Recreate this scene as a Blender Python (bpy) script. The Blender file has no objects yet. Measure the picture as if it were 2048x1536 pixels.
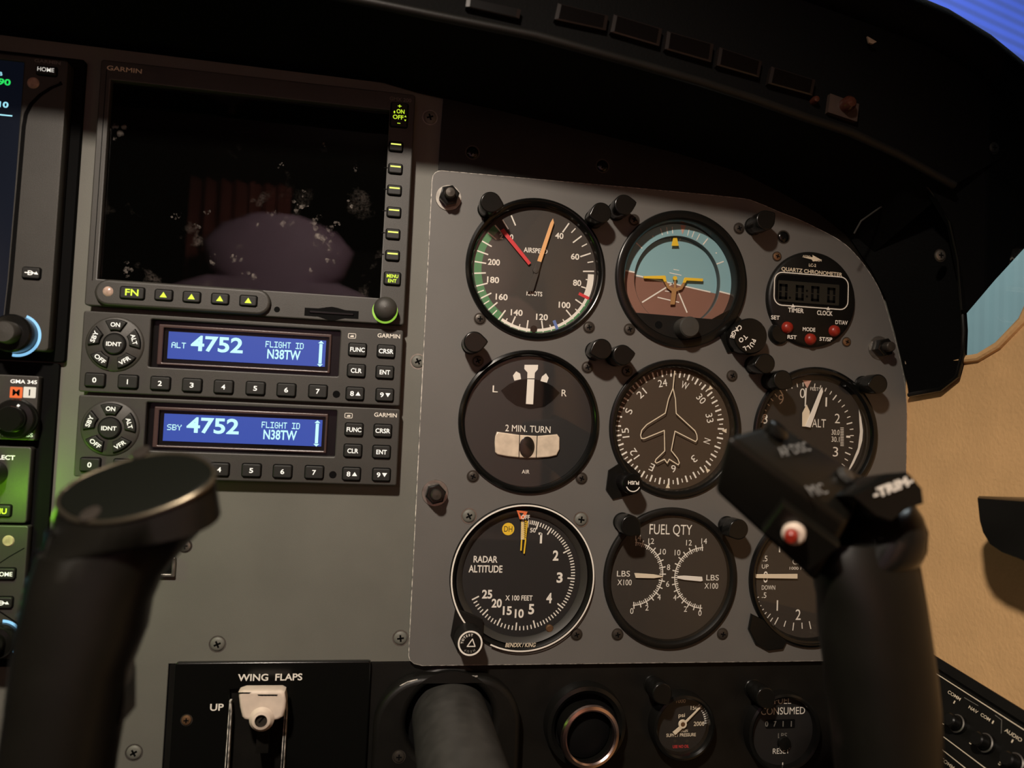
import bpy, math, random
from mathutils import Vector, Matrix
random.seed(4)
sc = bpy.context.scene
# ------------------------------------------------------------------ camera (millimetres in this script, metres in the scene)
MM = 0.001
F = 1534.78
CY = -416.24
R = ((0.9846, -0.16912, 0.04421), (0.05085, 0.03511, -0.99809), (0.16724, 0.98497, 0.04316))
camd = bpy.data.cameras.new('camera')
cam = bpy.data.objects.new('camera', camd)
sc.collection.objects.link(cam)
sc.camera = cam
camd.sensor_width = 36
camd.lens = 36 * F / 2048
camd.clip_start = 0.01
camd.clip_end = 60
m = Matrix.Identity(4)
for i in range(3):
    m[i][0] = R[0][i]; m[i][1] = -R[1][i]; m[i][2] = -R[2][i]
m[1][3] = CY * MM
cam.matrix_world = m
camd.dof.use_dof = True
camd.dof.focus_distance = 0.43
camd.dof.aperture_fstop = 7
# ------------------------------------------------------------------ world, exposure
w = bpy.data.worlds.new('night'); sc.world = w; w.use_nodes = True
w.node_tree.nodes['Background'].inputs[0].default_value = (0.010, 0.012, 0.02, 1)
w.node_tree.nodes['Background'].inputs[1].default_value = 0.3
sc.view_settings.view_transform = 'Standard'
sc.view_settings.look = 'None'
sc.view_settings.exposure = 0
sc.view_settings.gamma = 1
sc.view_settings.use_curve_mapping = False


def lamp(name, kind, loc, energy, color, size=0.02, target=None, **k):
    l = bpy.data.lights.new(name, kind); o = bpy.data.objects.new(name, l)
    sc.collection.objects.link(o)
    o.location = [c * MM for c in loc]
    l.energy = energy; l.color = color
    if kind == 'AREA': l.size = size
    else: l.shadow_soft_size = size
    for a, b in k.items(): setattr(l, a, b)
    if target:
        o.rotation_euler = (Vector(target) - Vector(loc)).to_track_quat('-Z', 'Y').to_euler()
    return o


LAMP = (-150, -540, 412)
lamp('map_light', 'SPOT', LAMP, 25, (1.0, 0.87, 0.74), 0.022, (25, -40, -235), spot_size=math.radians(80), spot_blend=0.9)
lamp('rear_fill_light', 'POINT', (-660, -760, 150), 0.5, (1.0, 0.74, 0.5), 0.05)  # added fill for the cabin surfaces reflected in the glass
lamp('seat_fill_light', 'SPOT', (-40, -560, 420), 21, (1.0, 0.86, 0.75), 0.03, (-40, -1000, 150), spot_size=math.radians(105), spot_blend=0.6)  # added spot that brightens the seats mirrored in the instruments
lamp('hangar_light', 'AREA', (1900, 700, 2500), 85, (0.95, 1.0, 1.0), 1.2, (2700, 2600, 900))


def P(px, py, Y=0.0):
    a, b = (px - 1024) / F, (py - 768) / F
    d = [R[0][i] * a + R[1][i] * b + R[2][i] for i in range(3)]
    t = (Y - CY) / d[1]
    return (t * d[0], t * d[2])


def P3(px, py, Y):
    x, z = P(px, py, Y)
    return (x, Y, z)


def RP(px, py, p0, n):
    a, b = (px - 1024) / F, (py - 768) / F
    d = Vector([R[0][i] * a + R[1][i] * b + R[2][i] for i in range(3)])
    o = Vector((0, CY, 0)); n = Vector(n)
    return o + d * ((Vector(p0) - o).dot(n) / d.dot(n))


def zoom(s, ox, oy):
    return lambda a, b: (ox + a / s, oy + b / s)


# ------------------------------------------------------------------ materials
MATS = {}


def mat(name, col, rough=0.5, metal=0.0, spec=0.5, var=0.0, scale=80, bump=0.0, bscale=900, emit=None, estr=1.0, col2=None, coat=0.0):
    mt = bpy.data.materials.new(name); mt.use_nodes = True
    nt = mt.node_tree; b = nt.nodes['Principled BSDF']
    b.inputs['Base Color'].default_value = (*col, 1)
    b.inputs['Roughness'].default_value = rough
    b.inputs['Metallic'].default_value = metal
    b.inputs['Specular IOR Level'].default_value = spec
    b.inputs['Coat Weight'].default_value = coat
    if emit:
        b.inputs['Emission Color'].default_value = (*emit, 1)
        b.inputs['Emission Strength'].default_value = estr
    tc = nt.nodes.new('ShaderNodeTexCoord')
    if var or col2:
        n = nt.nodes.new('ShaderNodeTexNoise'); n.inputs['Scale'].default_value = scale; n.inputs['Detail'].default_value = 5
        nt.links.new(tc.outputs['Object'], n.inputs['Vector'])
        r = nt.nodes.new('ShaderNodeValToRGB')
        c2 = col2 or tuple(min(1, c * (1 + var)) for c in col)
        c1 = col if col2 else tuple(c * (1 - var) for c in col)
        r.color_ramp.elements[0].position = 0.35; r.color_ramp.elements[1].position = 0.65
        r.color_ramp.elements[0].color = (*c1, 1); r.color_ramp.elements[1].color = (*c2, 1)
        nt.links.new(n.outputs['Fac'], r.inputs['Fac']); nt.links.new(r.outputs['Color'], b.inputs['Base Color'])
    if bump:
        n = nt.nodes.new('ShaderNodeTexNoise'); n.inputs['Scale'].default_value = bscale; n.inputs['Detail'].default_value = 3
        nt.links.new(tc.outputs['Object'], n.inputs['Vector'])
        bp = nt.nodes.new('ShaderNodeBump'); bp.inputs['Strength'].default_value = bump; bp.inputs['Distance'].default_value = 0.0004
        nt.links.new(n.outputs['Fac'], bp.inputs['Height']); nt.links.new(bp.outputs['Normal'], b.inputs['Normal'])
    MATS[name] = mt
    return mt


def glass_mat(name, tint=(1, 1, 1), f0=0.035, rough=0.015, scale=1.0):
    mt = bpy.data.materials.new(name); mt.use_nodes = True
    nt = mt.node_tree; nt.nodes.clear()
    out = nt.nodes.new('ShaderNodeOutputMaterial'); mix = nt.nodes.new('ShaderNodeMixShader')
    tr = nt.nodes.new('ShaderNodeBsdfTransparent'); gl = nt.nodes.new('ShaderNodeBsdfGlossy')
    tr.inputs[0].default_value = (*tint, 1); gl.inputs['Roughness'].default_value = rough
    lw = nt.nodes.new('ShaderNodeLayerWeight'); lw.inputs[0].default_value = 0.5
    pw = nt.nodes.new('ShaderNodeMath'); pw.operation = 'POWER'; pw.inputs[1].default_value = 5
    ma = nt.nodes.new('ShaderNodeMath'); ma.operation = 'MULTIPLY_ADD'; ma.inputs[1].default_value = 1 - f0; ma.inputs[2].default_value = f0
    nt.links.new(lw.outputs['Facing'], pw.inputs[0]); nt.links.new(pw.outputs[0], ma.inputs[0])
    nt.links.new(ma.outputs[0], mix.inputs[0]); nt.links.new(tr.outputs[0], mix.inputs[1]); nt.links.new(gl.outputs[0], mix.inputs[2])
    nt.links.new(mix.outputs[0], out.inputs[0])
    return mt


M_GREY = mat('grey_panel_paint', (0.120, 0.119, 0.101), 0.55, var=0.06, scale=25, bump=0.15, bscale=2500)
M_OVER = mat('grey_overlay_paint', (0.112, 0.107, 0.099), 0.5, var=0.05, scale=20, bump=0.12, bscale=2500)
M_WORN = mat('worn_edge', (0.13, 0.125, 0.115), 0.4, col2=(0.75, 0.70, 0.62), scale=420)
M_BLK = mat('black_paint', (0.0055, 0.005, 0.004), 0.45, spec=0.28, var=0.2, scale=60, bump=0.1)
M_BLKG = mat('black_gloss', (0.004, 0.004, 0.0035), 0.2, spec=0.4)
M_PLAS = mat('black_plastic', (0.006, 0.0058, 0.005), 0.22, spec=0.32)
M_PAD = mat('black_padding', (0.0012, 0.0011, 0.001), 0.8, spec=0.1, bump=0.5, bscale=700)  # black deepened to stand in for shade on the brow
M_DEEP = mat('black_cavity', (0.002, 0.002, 0.002), 0.8, spec=0.1)
M_RAD = mat('radio_face', (0.034, 0.032, 0.027), 0.5, var=0.08, scale=60, bump=0.2, bscale=3000)
M_KEY = mat('rubber_key', (0.012, 0.012, 0.0105), 0.55, spec=0.35)
M_WHITE = mat('white_print', (0.78, 0.74, 0.66), 0.6)
M_CREAM = mat('cream_print', (0.72, 0.62, 0.46), 0.6)
M_MIDTXT = mat('grey_print', (0.22, 0.22, 0.21), 0.6)
M_EDGE = mat('caption_edge', (0.010, 0.007, 0.006), 0.3)
M_GREYTXT = mat('dim_print', (0.16, 0.15, 0.13), 0.6)
M_LEG = mat('lit_white_legend', (0.7, 0.7, 0.68), 0.6, emit=(0.95, 0.93, 0.85), estr=0.45)
M_LIME = mat('lit_lime_legend', (0.3, 0.4, 0.02), 0.6, emit=(0.55, 0.80, 0.035), estr=1.0)
M_LIME2 = mat('lit_lime_bar', (0.3, 0.4, 0.02), 0.6, emit=(0.78, 0.85, 0.16), estr=1.1)
M_LCD = mat('blue_display', (0.01, 0.015, 0.05), 0.3, emit=(0.032, 0.070, 0.36), estr=1.0)
M_LCDT = mat('cyan_pixels', (0.1, 0.15, 0.15), 0.3, emit=(0.50, 0.90, 0.94), estr=1.0)
M_SCR = mat('dark_screen', (0.0012, 0.0012, 0.001), 0.3, spec=0.0)
M_RED = mat('red_paint', (0.62, 0.035, 0.04), 0.5)
M_REDB = mat('red_rubber', (0.26, 0.02, 0.01), 0.35)
M_ORG = mat('orange_paint', (0.80, 0.42, 0.17), 0.5)
M_ORGF = mat('orange_flag', (0.75, 0.16, 0.05), 0.5)
M_YEL = mat('yellow_paint', (0.80, 0.52, 0.03), 0.5)
M_TAN = mat('tan_paint', (0.36, 0.19, 0.07), 0.5)
M_GRN = mat('green_band', (0.05, 0.20, 0.075), 0.6)
M_BLU = mat('blue_paint', (0.10, 0.17, 0.42), 0.6)
M_SKY = mat('sky_blue_paint', (0.22, 0.40, 0.44), 0.55)
M_CUP = mat('shaded_teal_edge', (0.05, 0.06, 0.06), 0.6)  # teal darkened for the shade inside the bank ring
M_EARTH = mat('earth_brown_paint', (0.22, 0.105, 0.072), 0.6)
M_DIAL = mat('reflection_brown_dial', (0.030, 0.024, 0.0185), 0.6)  # brown of the glass reflection is put into the dial colour
M_DIALB = mat('reflection_brown_card', (0.046, 0.030, 0.017), 0.6)  # card colour carries the beige wall's reflection
M_DIALK = mat('black_dial', (0.009, 0.0085, 0.008), 0.6)
M_STEEL = mat('steel', (0.30, 0.28, 0.25), 0.38, metal=0.9, var=0.2, scale=300)
M_SCRK = mat('dark_screw', (0.05, 0.042, 0.034), 0.4, metal=0.5)
M_BRASS = mat('brass_screw', (0.20, 0.11, 0.055), 0.4, metal=0.6)
M_CHROME = mat('chrome', (0.75, 0.57, 0.53), 0.24, metal=1.0)
M_TUBE = mat('painted_tube', (0.055, 0.053, 0.048), 0.33, metal=0.3, var=0.15, scale=120)
M_GRIP = mat('yoke_plastic', (0.006, 0.0055, 0.004), 0.4, spec=0.3, var=0.15, scale=50)
M_GRIPG = mat('yoke_dark_cap', (0.003, 0.0036, 0.002), 0.6, spec=0.12)
M_STRIP = mat('polished_strip', (0.7, 0.7, 0.66), 0.14, metal=1.0)
M_RIM = mat('yoke_rim_metal', (0.20, 0.17, 0.12), 0.3, metal=0.9)
M_WALL = mat('beige_trim', (0.80, 0.49, 0.225), 0.6, var=0.05, scale=40, bump=0.6, bscale=420)
M_TANW = mat('dark_cabin_trim', (0.022, 0.018, 0.015), 0.8, var=0.08, scale=10)
M_SCRAP = mat('pale_scrap', (0.25, 0.18, 0.12), 0.8)
M_SEAT = mat('mauve_leather', (0.36, 0.24, 0.32), 0.6, bump=0.15, bscale=30)
M_SEAT2 = mat('brown_leather', (0.68, 0.42, 0.33), 0.6, bump=1.0, bscale=25)
M_MAROON = mat('maroon_curtain', (0.20, 0.05, 0.035), 0.8)
M_TEAL = mat('teal_siding', (0.30, 0.42, 0.42), 0.6, var=0.04, scale=3)
M_BLUES = mat('blue_siding', (0.075, 0.125, 0.60), 0.5, var=0.1, scale=1.5)
M_SEAM = mat('siding_seam', (0.05, 0.07, 0.18), 0.7)
M_CLOTH = mat('white_lever_paint', (0.66, 0.55, 0.45), 0.5, var=0.06, scale=200)
M_BALL = mat('black_ball', (0.012, 0.010, 0.008), 0.2)
M_VIAL = mat('cream_vial', (0.62, 0.52, 0.40), 0.3, var=0.12, scale=200)
M_LCDG = mat('grey_lcd', (0.020, 0.018, 0.013), 0.5, spec=0.2)
M_LCDK = mat('lcd_segment', (0.0015, 0.0015, 0.0015), 0.6, spec=0.1)
M_AMBER = mat('dark_caption_lens', (0.0018, 0.0012, 0.001), 0.35, spec=0.15)  # lens colour lowered for the brow's shade
M_FRAME = mat('brown_display_frame', (0.06, 0.036, 0.032), 0.28)
M_LAMPRED = mat('brown_lamp_lens', (0.04, 0.012, 0.007), 0.25)
M_BRKT = mat('dull_bracket', (0.035, 0.022, 0.017), 0.5)
M_PINK = mat('pink_index', (0.55, 0.32, 0.25), 0.6)
M_BLUE_RING = mat('lit_blue_ring', (0.1, 0.2, 0.3), 0.5, emit=(0.22, 0.50, 0.78), estr=1.1)
M_GREEN_RING = mat('lit_green_ring', (0.1, 0.2, 0.02), 0.5, emit=(0.32, 0.62, 0.06), estr=0.8)
M_NAVY = mat('navy_screen', (0.004, 0.006, 0.012), 0.2, emit=(0.0022, 0.0032, 0.0065), estr=1.0)
M_LGRN = mat('lit_green_digits', (0.02, 0.2, 0.05), 0.5, emit=(0.02, 0.75, 0.12), estr=1.0)
M_LCYN = mat('lit_cyan_digits', (0.2, 0.4, 0.5), 0.5, emit=(0.35, 0.80, 0.95), estr=1.0)
M_MORG = mat('lit_orange_marker', (0.5, 0.1, 0.03), 0.5, emit=(0.50, 0.085, 0.012), estr=0.75)
M_WMARK = mat('lit_white_marker', (0.5, 0.5, 0.45), 0.5, emit=(0.6, 0.58, 0.5), estr=0.5)
M_SENSOR = mat('light_sensor', (0.42, 0.30, 0.24), 0.25, var=0.2, scale=400)
M_ROPE = mat('frayed_edge_cord', (0.35, 0.26, 0.18), 0.8)
M_GLASS = glass_mat('instrument_glass')
M_PANE = glass_mat('window_glass', (0.93, 0.96, 0.97))
# screen glass with fingerprints and dust
M_SMUDGE = glass_mat('smudged_screen_glass', f0=0.06, rough=0.004)
nt = M_SMUDGE.node_tree
mix0 = [n for n in nt.nodes if n.type == 'MIX_SHADER'][0]
outn = [n for n in nt.nodes if n.type == 'OUTPUT_MATERIAL'][0]
dif = nt.nodes.new('ShaderNodeBsdfDiffuse'); dif.inputs[0].default_value = (0.20, 0.17, 0.15, 1)
tc = nt.nodes.new('ShaderNodeTexCoord')
n1 = nt.nodes.new('ShaderNodeTexNoise'); n1.inputs['Scale'].default_value = 62; n1.inputs['Detail'].default_value = 4
n2 = nt.nodes.new('ShaderNodeTexNoise'); n2.inputs['Scale'].default_value = 900; n2.inputs['Detail'].default_value = 2
n3 = nt.nodes.new('ShaderNodeTexNoise'); n3.inputs['Scale'].default_value = 18; n3.inputs['Detail'].default_value = 1
for n in (n1, n2, n3): nt.links.new(tc.outputs['Object'], n.inputs['Vector'])
def rampn(src, a, b):
    r = nt.nodes.new('ShaderNodeMapRange'); r.inputs[1].default_value = a; r.inputs[2].default_value = b
    nt.links.new(src, r.inputs[0]); return r.outputs[0]
def mul(a, b):
    mm = nt.nodes.new('ShaderNodeMath'); mm.operation = 'MULTIPLY'; nt.links.new(a, mm.inputs[0])
    if isinstance(b, float): mm.inputs[1].default_value = b
    else: nt.links.new(b, mm.inputs[1])
    return mm.outputs[0]
fac = mul(mul(mul(rampn(n1.outputs['Fac'], 0.60, 0.78), rampn(n2.outputs['Fac'], 0.3, 0.7)), rampn(n3.outputs['Fac'], 0.44, 0.62)), 0.55)
mx2 = nt.nodes.new('ShaderNodeMixShader')
nt.links.new(fac, mx2.inputs[0]); nt.links.new(mix0.outputs[0], mx2.inputs[1]); nt.links.new(dif.outputs[0], mx2.inputs[2])
nt.links.new(mx2.outputs[0], outn.inputs[0])


M_SMEAR = bpy.data.materials.new('greasy_smear'); M_SMEAR.use_nodes = True
nt = M_SMEAR.node_tree; nt.nodes.clear()
o_ = nt.nodes.new('ShaderNodeOutputMaterial'); mx = nt.nodes.new('ShaderNodeMixShader'); tr = nt.nodes.new('ShaderNodeBsdfTransparent'); df = nt.nodes.new('ShaderNodeBsdfDiffuse')
df.inputs[0].default_value = (0.34, 0.30, 0.27, 1)
tc = nt.nodes.new('ShaderNodeTexCoord'); n1 = nt.nodes.new('ShaderNodeTexNoise'); n1.inputs['Scale'].default_value = 420; n1.inputs['Detail'].default_value = 4
nt.links.new(tc.outputs['Object'], n1.inputs['Vector']); mr = nt.nodes.new('ShaderNodeMapRange'); mr.inputs[1].default_value = .42; mr.inputs[2].default_value = .72; mr.inputs[4].default_value = .34
nt.links.new(n1.outputs['Fac'], mr.inputs[0]); nt.links.new(mr.outputs[0], mx.inputs[0]); nt.links.new(tr.outputs[0], mx.inputs[1]); nt.links.new(df.outputs[0], mx.inputs[2]); nt.links.new(mx.outputs[0], o_.inputs[0])


# ------------------------------------------------------------------ mesh builder
class MB:
    def __init__(s): s.v = []; s.f = []; s.mi = []; s.mats = []

    def slot(s, mt):
        if mt not in s.mats: s.mats.append(mt)
        return s.mats.index(mt)

    def add(s, vs, fs, mt):
        k = len(s.v); i = s.slot(mt)
        s.v += [tuple(v) for v in vs]
        for f in fs: s.f.append([k + j for j in f]); s.mi.append(i)

    def poly(s, pts, y, mt):                       # flat polygon facing the camera, pts in panel (x, z)
        a = sum(pts[i][0] * pts[(i + 1) % len(pts)][1] - pts[(i + 1) % len(pts)][0] * pts[i][1] for i in range(len(pts)))
        if a < 0: pts = pts[::-1]
        s.add([(x, y, z) for x, z in pts], [list(range(len(pts)))], mt)

    def disc(s, cx, cz, r, y, mt, n=40):
        s.poly([(cx + r * math.cos(2 * math.pi * i / n), cz + r * math.sin(2 * math.pi * i / n)) for i in range(n)], y, mt)

    def arc(s, cx, cz, r0, r1, a0, a1, y, mt, n=None):   # annular band, dial angles clockwise from up
        n = n or max(2, int(abs(a1 - a0) / 4)); vs = []
        for i in range(n + 1):
            a = math.radians(a0 + (a1 - a0) * i / n)
            for r in (r0, r1): vs.append((cx + r * math.sin(a), y, cz + r * math.cos(a)))
        s.add(vs, [[2 * i, 2 * i + 2, 2 * i + 3, 2 * i + 1][::-1] for i in range(n)], mt)

    def tick(s, cx, cz, a, r0, r1, w, y, mt):
        a = math.radians(a); d = (math.sin(a), math.cos(a)); p = (d[1], -d[0])
        s.poly([(cx + d[0] * r + p[0] * k * w / 2, cz + d[1] * r + p[1] * k * w / 2) for r, k in ((r0, -1), (r1, -1), (r1, 1), (r0, 1))], y, mt)

    def line(s, pts, w, y, mt, close=False):
        q = list(pts) + ([pts[0]] if close else [])
        for i, (a, b) in enumerate(zip(q, q[1:])):
            dx, dz = b[0] - a[0], b[1] - a[1]; l = math.hypot(dx, dz) or 1
            px, pz = -dz / l * w / 2, dx / l * w / 2
            s.poly([(a[0] + px, a[1] + pz), (b[0] + px, b[1] + pz), (b[0] - px, b[1] - pz), (a[0] - px, a[1] - pz)], y - 0.002 * (i % 5), mt)
            if len(q) > 2: s.disc(b[0], b[1], w / 2, y - 0.012 - 0.002 * (i % 5), mt, 10)

    def lathe(s, cx, cz, prof, mt, n=56):           # about an axis along Y; prof = (r, y), front first
        vs = []; fs = []
        for r, y in prof:
            for i in range(n):
                a = 2 * math.pi * i / n
                vs.append((cx + r * math.cos(a), y, cz + r * math.sin(a)))
        for k in range(len(prof) - 1):
            for i in range(n):
                j = (i + 1) % n
                fs.append([k * n + i, (k + 1) * n + i, (k + 1) * n + j, k * n + j])
        if prof[0][0] > 0 and prof[0] != prof[-1]:
            pass
        s.add(vs, fs, mt)

    def prism(s, pts, y0, y1, mt):                  # solid from front y0 to back y1
        a = sum(pts[i][0] * pts[(i + 1) % len(pts)][1] - pts[(i + 1) % len(pts)][0] * pts[i][1] for i in range(len(pts)))
        if a < 0: pts = pts[::-1]
        n = len(pts)
        s.add([(x, y0, z) for x, z in pts] + [(x, y1, z) for x, z in pts],
              [list(range(n)), list(range(2 * n - 1, n - 1, -1))] + [[i, i + n, (i + 1) % n + n, (i + 1) % n] for i in range(n)], mt)

    def plate(s, outline, y0, y1, mt, holes=(), bevel=0.4, edge=None, res=1):   # bevelled plate with real holes
        c = bpy.data.curves.new('t', 'CURVE'); c.dimensions = '2D'; c.fill_mode = 'BOTH'
        bevel = min(bevel, (y1 - y0) * 0.49)
        c.extrude = (y1 - y0) / 2 - bevel; c.bevel_depth = bevel; c.bevel_resolution = res; c.offset = -bevel
        for pts in (outline, *holes):
            sp = c.splines.new('POLY'); sp.points.add(len(pts) - 1)
            for p, (x, z) in zip(sp.points, pts): p.co = (x, z, 0, 1)
            sp.use_cyclic_u = True
        o = bpy.data.objects.new('t', c); me = o.to_mesh()
        ym = (y0 + y1) / 2
        vs = [(v.co.x, ym - v.co.z, v.co.y) for v in me.vertices]
        A = []; E = []
        for p in me.polygons: (E if edge and abs(p.normal.z) < 0.95 else A).append(list(p.vertices))
        s.add(vs, A, mt)
        if E: s.add(vs, E, edge)
        o.to_mesh_clear(); bpy.data.objects.remove(o); bpy.data.curves.remove(c)

    def loft(s, rings, mt, cap0=True, cap1=True):
        n = len(rings[0]); vs = [p for r in rings for p in r]; fs = []
        for k in range(len(rings) - 1):
            for i in range(n):
                j = (i + 1) % n
                fs.append([k * n + i, k * n + j, (k + 1) * n + j, (k + 1) * n + i])
        if cap0: fs.append(list(range(n))[::-1])
        if cap1: fs.append([(len(rings) - 1) * n + i for i in range(n)])
        s.add(vs, fs, mt)

    def tube(s, pts, r, mt, n=10, close=False):
        rings = []; pts = [Vector(p) for p in pts]
        for i, p in enumerate(pts):
            d = ((pts[min(i + 1, len(pts) - 1)]) - pts[max(i - 1, 0)]).normalized()
            u = d.cross(Vector((0.13, 0.9, 0.2))).normalized(); v = d.cross(u)
            rr = r[i] if isinstance(r, (list, tuple)) else r
            rings.append([tuple(p + u * rr * math.cos(2 * math.pi * k / n) + v * rr * math.sin(2 * math.pi * k / n)) for k in range(n)])
        s.loft(rings, mt)

    def box(s, x0, x1, y0, y1, z0, z1, mt):
        s.prism([(x0, z0), (x1, z0), (x1, z1), (x0, z1)], y0, y1, mt)

    def text(s, t, x, z, h, y, mt, w=None, rot=0.0, bold=0.02, shear=0.0):
        vs, fs, bb = glyphs(t, bold)
        sz = h / glyphs('H', bold)[2][3]
        sx = sz if w is None else w / (bb[1] - bb[0])
        cx = (bb[0] + bb[1]) / 2; cz = glyphs('H', bold)[2][3] / 2
        a = math.radians(rot); ca, sa = math.cos(a), math.sin(a); out = []
        for u, v in vs:
            u = (u - cx) * sx + shear * (v - cz) * sz; v = (v - cz) * sz
            out.append((x + u * ca - v * sa, y, z + u * sa + v * ca))
        s.add(out, fs, mt)

    def pixels(s, t, x, z, h, y, mt, w):            # dot-matrix lettering
        cell = h / 7; n = len(t); cw = w / (n * 6 - 1)
        for k, ch in enumerate(t):
            for r, row in enumerate(DOT[ch]):
                c0 = None
                for c in range(6):
                    on = c < 5 and row[c] == '1'
                    if on and c0 is None: c0 = c
                    if not on and c0 is not None:
                        xa = x - w / 2 + (k * 6 + c0) * cw; xb = x - w / 2 + (k * 6 + c) * cw; zz = z + h / 2 - r * cell
                        s.poly([(xa, zz), (xb, zz), (xb, zz - cell * 1.04), (xa, zz - cell * 1.04)], y, mt); c0 = None


_G = {}


def glyphs(t, bold):
    k = (t, bold)
    if k not in _G:
        c = bpy.data.curves.new('t', 'FONT'); c.body = t; c.offset = bold; c.resolution_u = 4
        o = bpy.data.objects.new('t', c); me = o.to_mesh()
        vs = [(v.co.x, v.co.y) for v in me.vertices]; fs = [list(p.vertices) for p in me.polygons]
        xs = [v[0] for v in vs]; ys = [v[1] for v in vs]
        _G[k] = (vs, fs, (min(xs), max(xs), min(ys), max(ys)))
        o.to_mesh_clear(); bpy.data.objects.remove(o); bpy.data.curves.remove(c)
    return _G[k]


DOT = {k: v.split() for k, v in {
    'F': '11111 10000 10000 11110 10000 10000 10000', 'L': '10000 10000 10000 10000 10000 10000 11111',
    'I': '11111 00100 00100 00100 00100 00100 11111', 'G': '01110 10001 10000 10111 10001 10001 01110',
    'H': '10001 10001 10001 11111 10001 10001 10001', 'T': '11111 00100 00100 00100 00100 00100 00100',
    'D': '11110 10001 10001 10001 10001 10001 11110', ' ': '00000 00000 00000 00000 00000 00000 00000',
    'A': '01110 10001 10001 11111 10001 10001 10001', 'S': '01111 10000 10000 01110 00001 00001 11110',
    'B': '11110 10001 10001 11110 10001 10001 11110', 'Y': '10001 10001 01010 00100 00100 00100 00100'}.items()}


def obj(name, mb, parent=None, loc=None, smooth=35):
    me = bpy.data.meshes.new(name)
    base = Vector(parent['base']) if parent is not None and 'base' in parent else Vector(loc or (0, 0, 0))
    me.from_pydata([((Vector(v) - base) * MM)[:] for v in mb.v], [], mb.f)
    for mt in mb.mats: me.materials.append(mt)
    me.polygons.foreach_set('material_index', mb.mi)
    me.update()
    if smooth:
        me.shade_smooth(); me.set_sharp_from_angle(angle=math.radians(smooth))
    o = bpy.data.objects.new(name, me); sc.collection.objects.link(o)
    if parent is not None:
        o.parent = parent; o['base'] = tuple(base)
    else:
        o.location = base * MM; o['base'] = tuple(base)
    return o


def tag(o, label, cat, group=None):
    o['label'] = label; o['category'] = cat
    if group: o['group'] = group
    return o


def thing(name, label, cat, loc, group=None):
    o = bpy.data.objects.new(name, None); sc.collection.objects.link(o)
    o.empty_display_size = 0.01
    o.location = Vector(loc) * MM; o['base'] = tuple(float(c) for c in loc)
    return tag(o, label, cat, group)


def structure(name, mb, smooth=35):
    o = obj(name, mb, smooth=smooth); o['kind'] = 'structure'; return o


def circ(cx, cz, r, n=64): return [(cx + r * math.cos(2 * math.pi * i / n), cz + r * math.sin(2 * math.pi * i / n)) for i in range(n)]


def rrect(x0, x1, z0, z1, r, n=5):
    out = []
    for cx, cz, a in ((x1 - r, z1 - r, 0), (x0 + r, z1 - r, 90), (x0 + r, z0 + r, 180), (x1 - r, z0 + r, 270)):
        for i in range(n + 1):
            t = math.radians(a + 90 * i / n); out.append((cx + r * math.cos(t), cz + r * math.sin(t)))
    return out


def copy_part(src, parent, loc, rot=0.0):
    c = src.copy(); sc.collection.objects.link(c); c.parent = parent
    c.location = (Vector(loc) - Vector(parent['base'])) * MM; c.rotation_euler = (0, rot, 0)
    return c


# screw head prototypes (mesh data shared by all copies)
def screw_mesh(r, mt, name):
    mb = MB(); mb.lathe(0, 0, [(0.001, -0.9), (r * 0.55, -0.85), (r * 0.9, -0.55), (r, -0.1), (r, 0.6)], mt, 24)
    for a in (0, 90): mb.tick(0, 0, a, -r * 0.5, r * 0.5, r * 0.26, -0.95, M_DEEP)
    mb.arc(0, 0, r * 1.0, r * 1.2, 0, 360, -0.04, M_STEEL if mt is M_GREY else M_SCRK, 28)
    me = bpy.data.meshes.new(name); me.from_pydata([(Vector(v) * MM)[:] for v in mb.v], [], mb.f)
    for k in mb.mats: me.materials.append(k)
    me.polygons.foreach_set('material_index', mb.mi); me.update(); me.shade_smooth(); me.set_sharp_from_angle(angle=0.7)
    return me


SCREW = {'steel': screw_mesh(3.6, M_GREY, 'screw'), 'dark': screw_mesh(2.9, M_SCRK, 'screw'), 'brass': screw_mesh(2.5, M_BRASS, 'screw'), 'black': screw_mesh(3.4, M_BLKG, 'screw'),
         'grey': screw_mesh(3.0, M_STEEL, 'screw')}


def screws(parent, kind, pts, Y):
    for px, py in pts:
        o = bpy.data.objects.new('screw', SCREW[kind]); sc.collection.objects.link(o); o.parent = parent
        o.location = (Vector(P3(px, py, Y)) - Vector(parent['base'])) * MM
        o.rotation_euler = (0, random.uniform(-0.6, 0.6), 0)


exec_order = []
# ================================================================== SETTING
XW = 314.0
Z1 = [(-42.7, 42.4), (-55.2, 43.0), (-68.5, 48.4), (-83.4, 59.7), (-96, 82), (-106, 115), (-112, 160), (-114, 220), (-110, 300), (-98, 430)]
mb = MB()
top = [(300, 42)] + [(0, 42)] + Z1
outl = top + [(-1700, 430), (-1700, -520), (300, -520)]
n = len(outl)
mb.add([(XW, y, z) for y, z in outl] + [(XW + 14, y, z) for y, z in outl], [list(range(n)), list(range(2 * n - 1, n - 1, -1))] + [[i, i + n, (i + 1) % n + n, (i + 1) % n] for i in range(n)], M_WALL)
structure('wall_right', mb, smooth=20)
mb = MB(); mb.tube([(XW - 0.5, y, z) for y, z in [(0, 42)] + Z1], 2.2, M_WALL); structure('trim_1', mb)
mb = MB(); mb.box(-700, XW + 14, -1716, -1700, -520, 446, M_TANW); structure('wall_back', mb)
mb = MB(); mb.box(-700, XW + 14, -1716, -300, 430, 446, M_TANW); structure('ceiling', mb)
mb = MB(); mb.box(-716, -700, -1716, -60, -520, 446, M_TANW); structure('wall_left', mb)
mb = MB(); mb.box(-716, XW + 14, -1716, 40, -536, -520, M_TANW); structure('floor', mb)
mb = MB()
n = 10
wo = [(290, 44)] + [(0, 44)] + Z1 + [(290, 430)]
k = len(wo)
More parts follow.
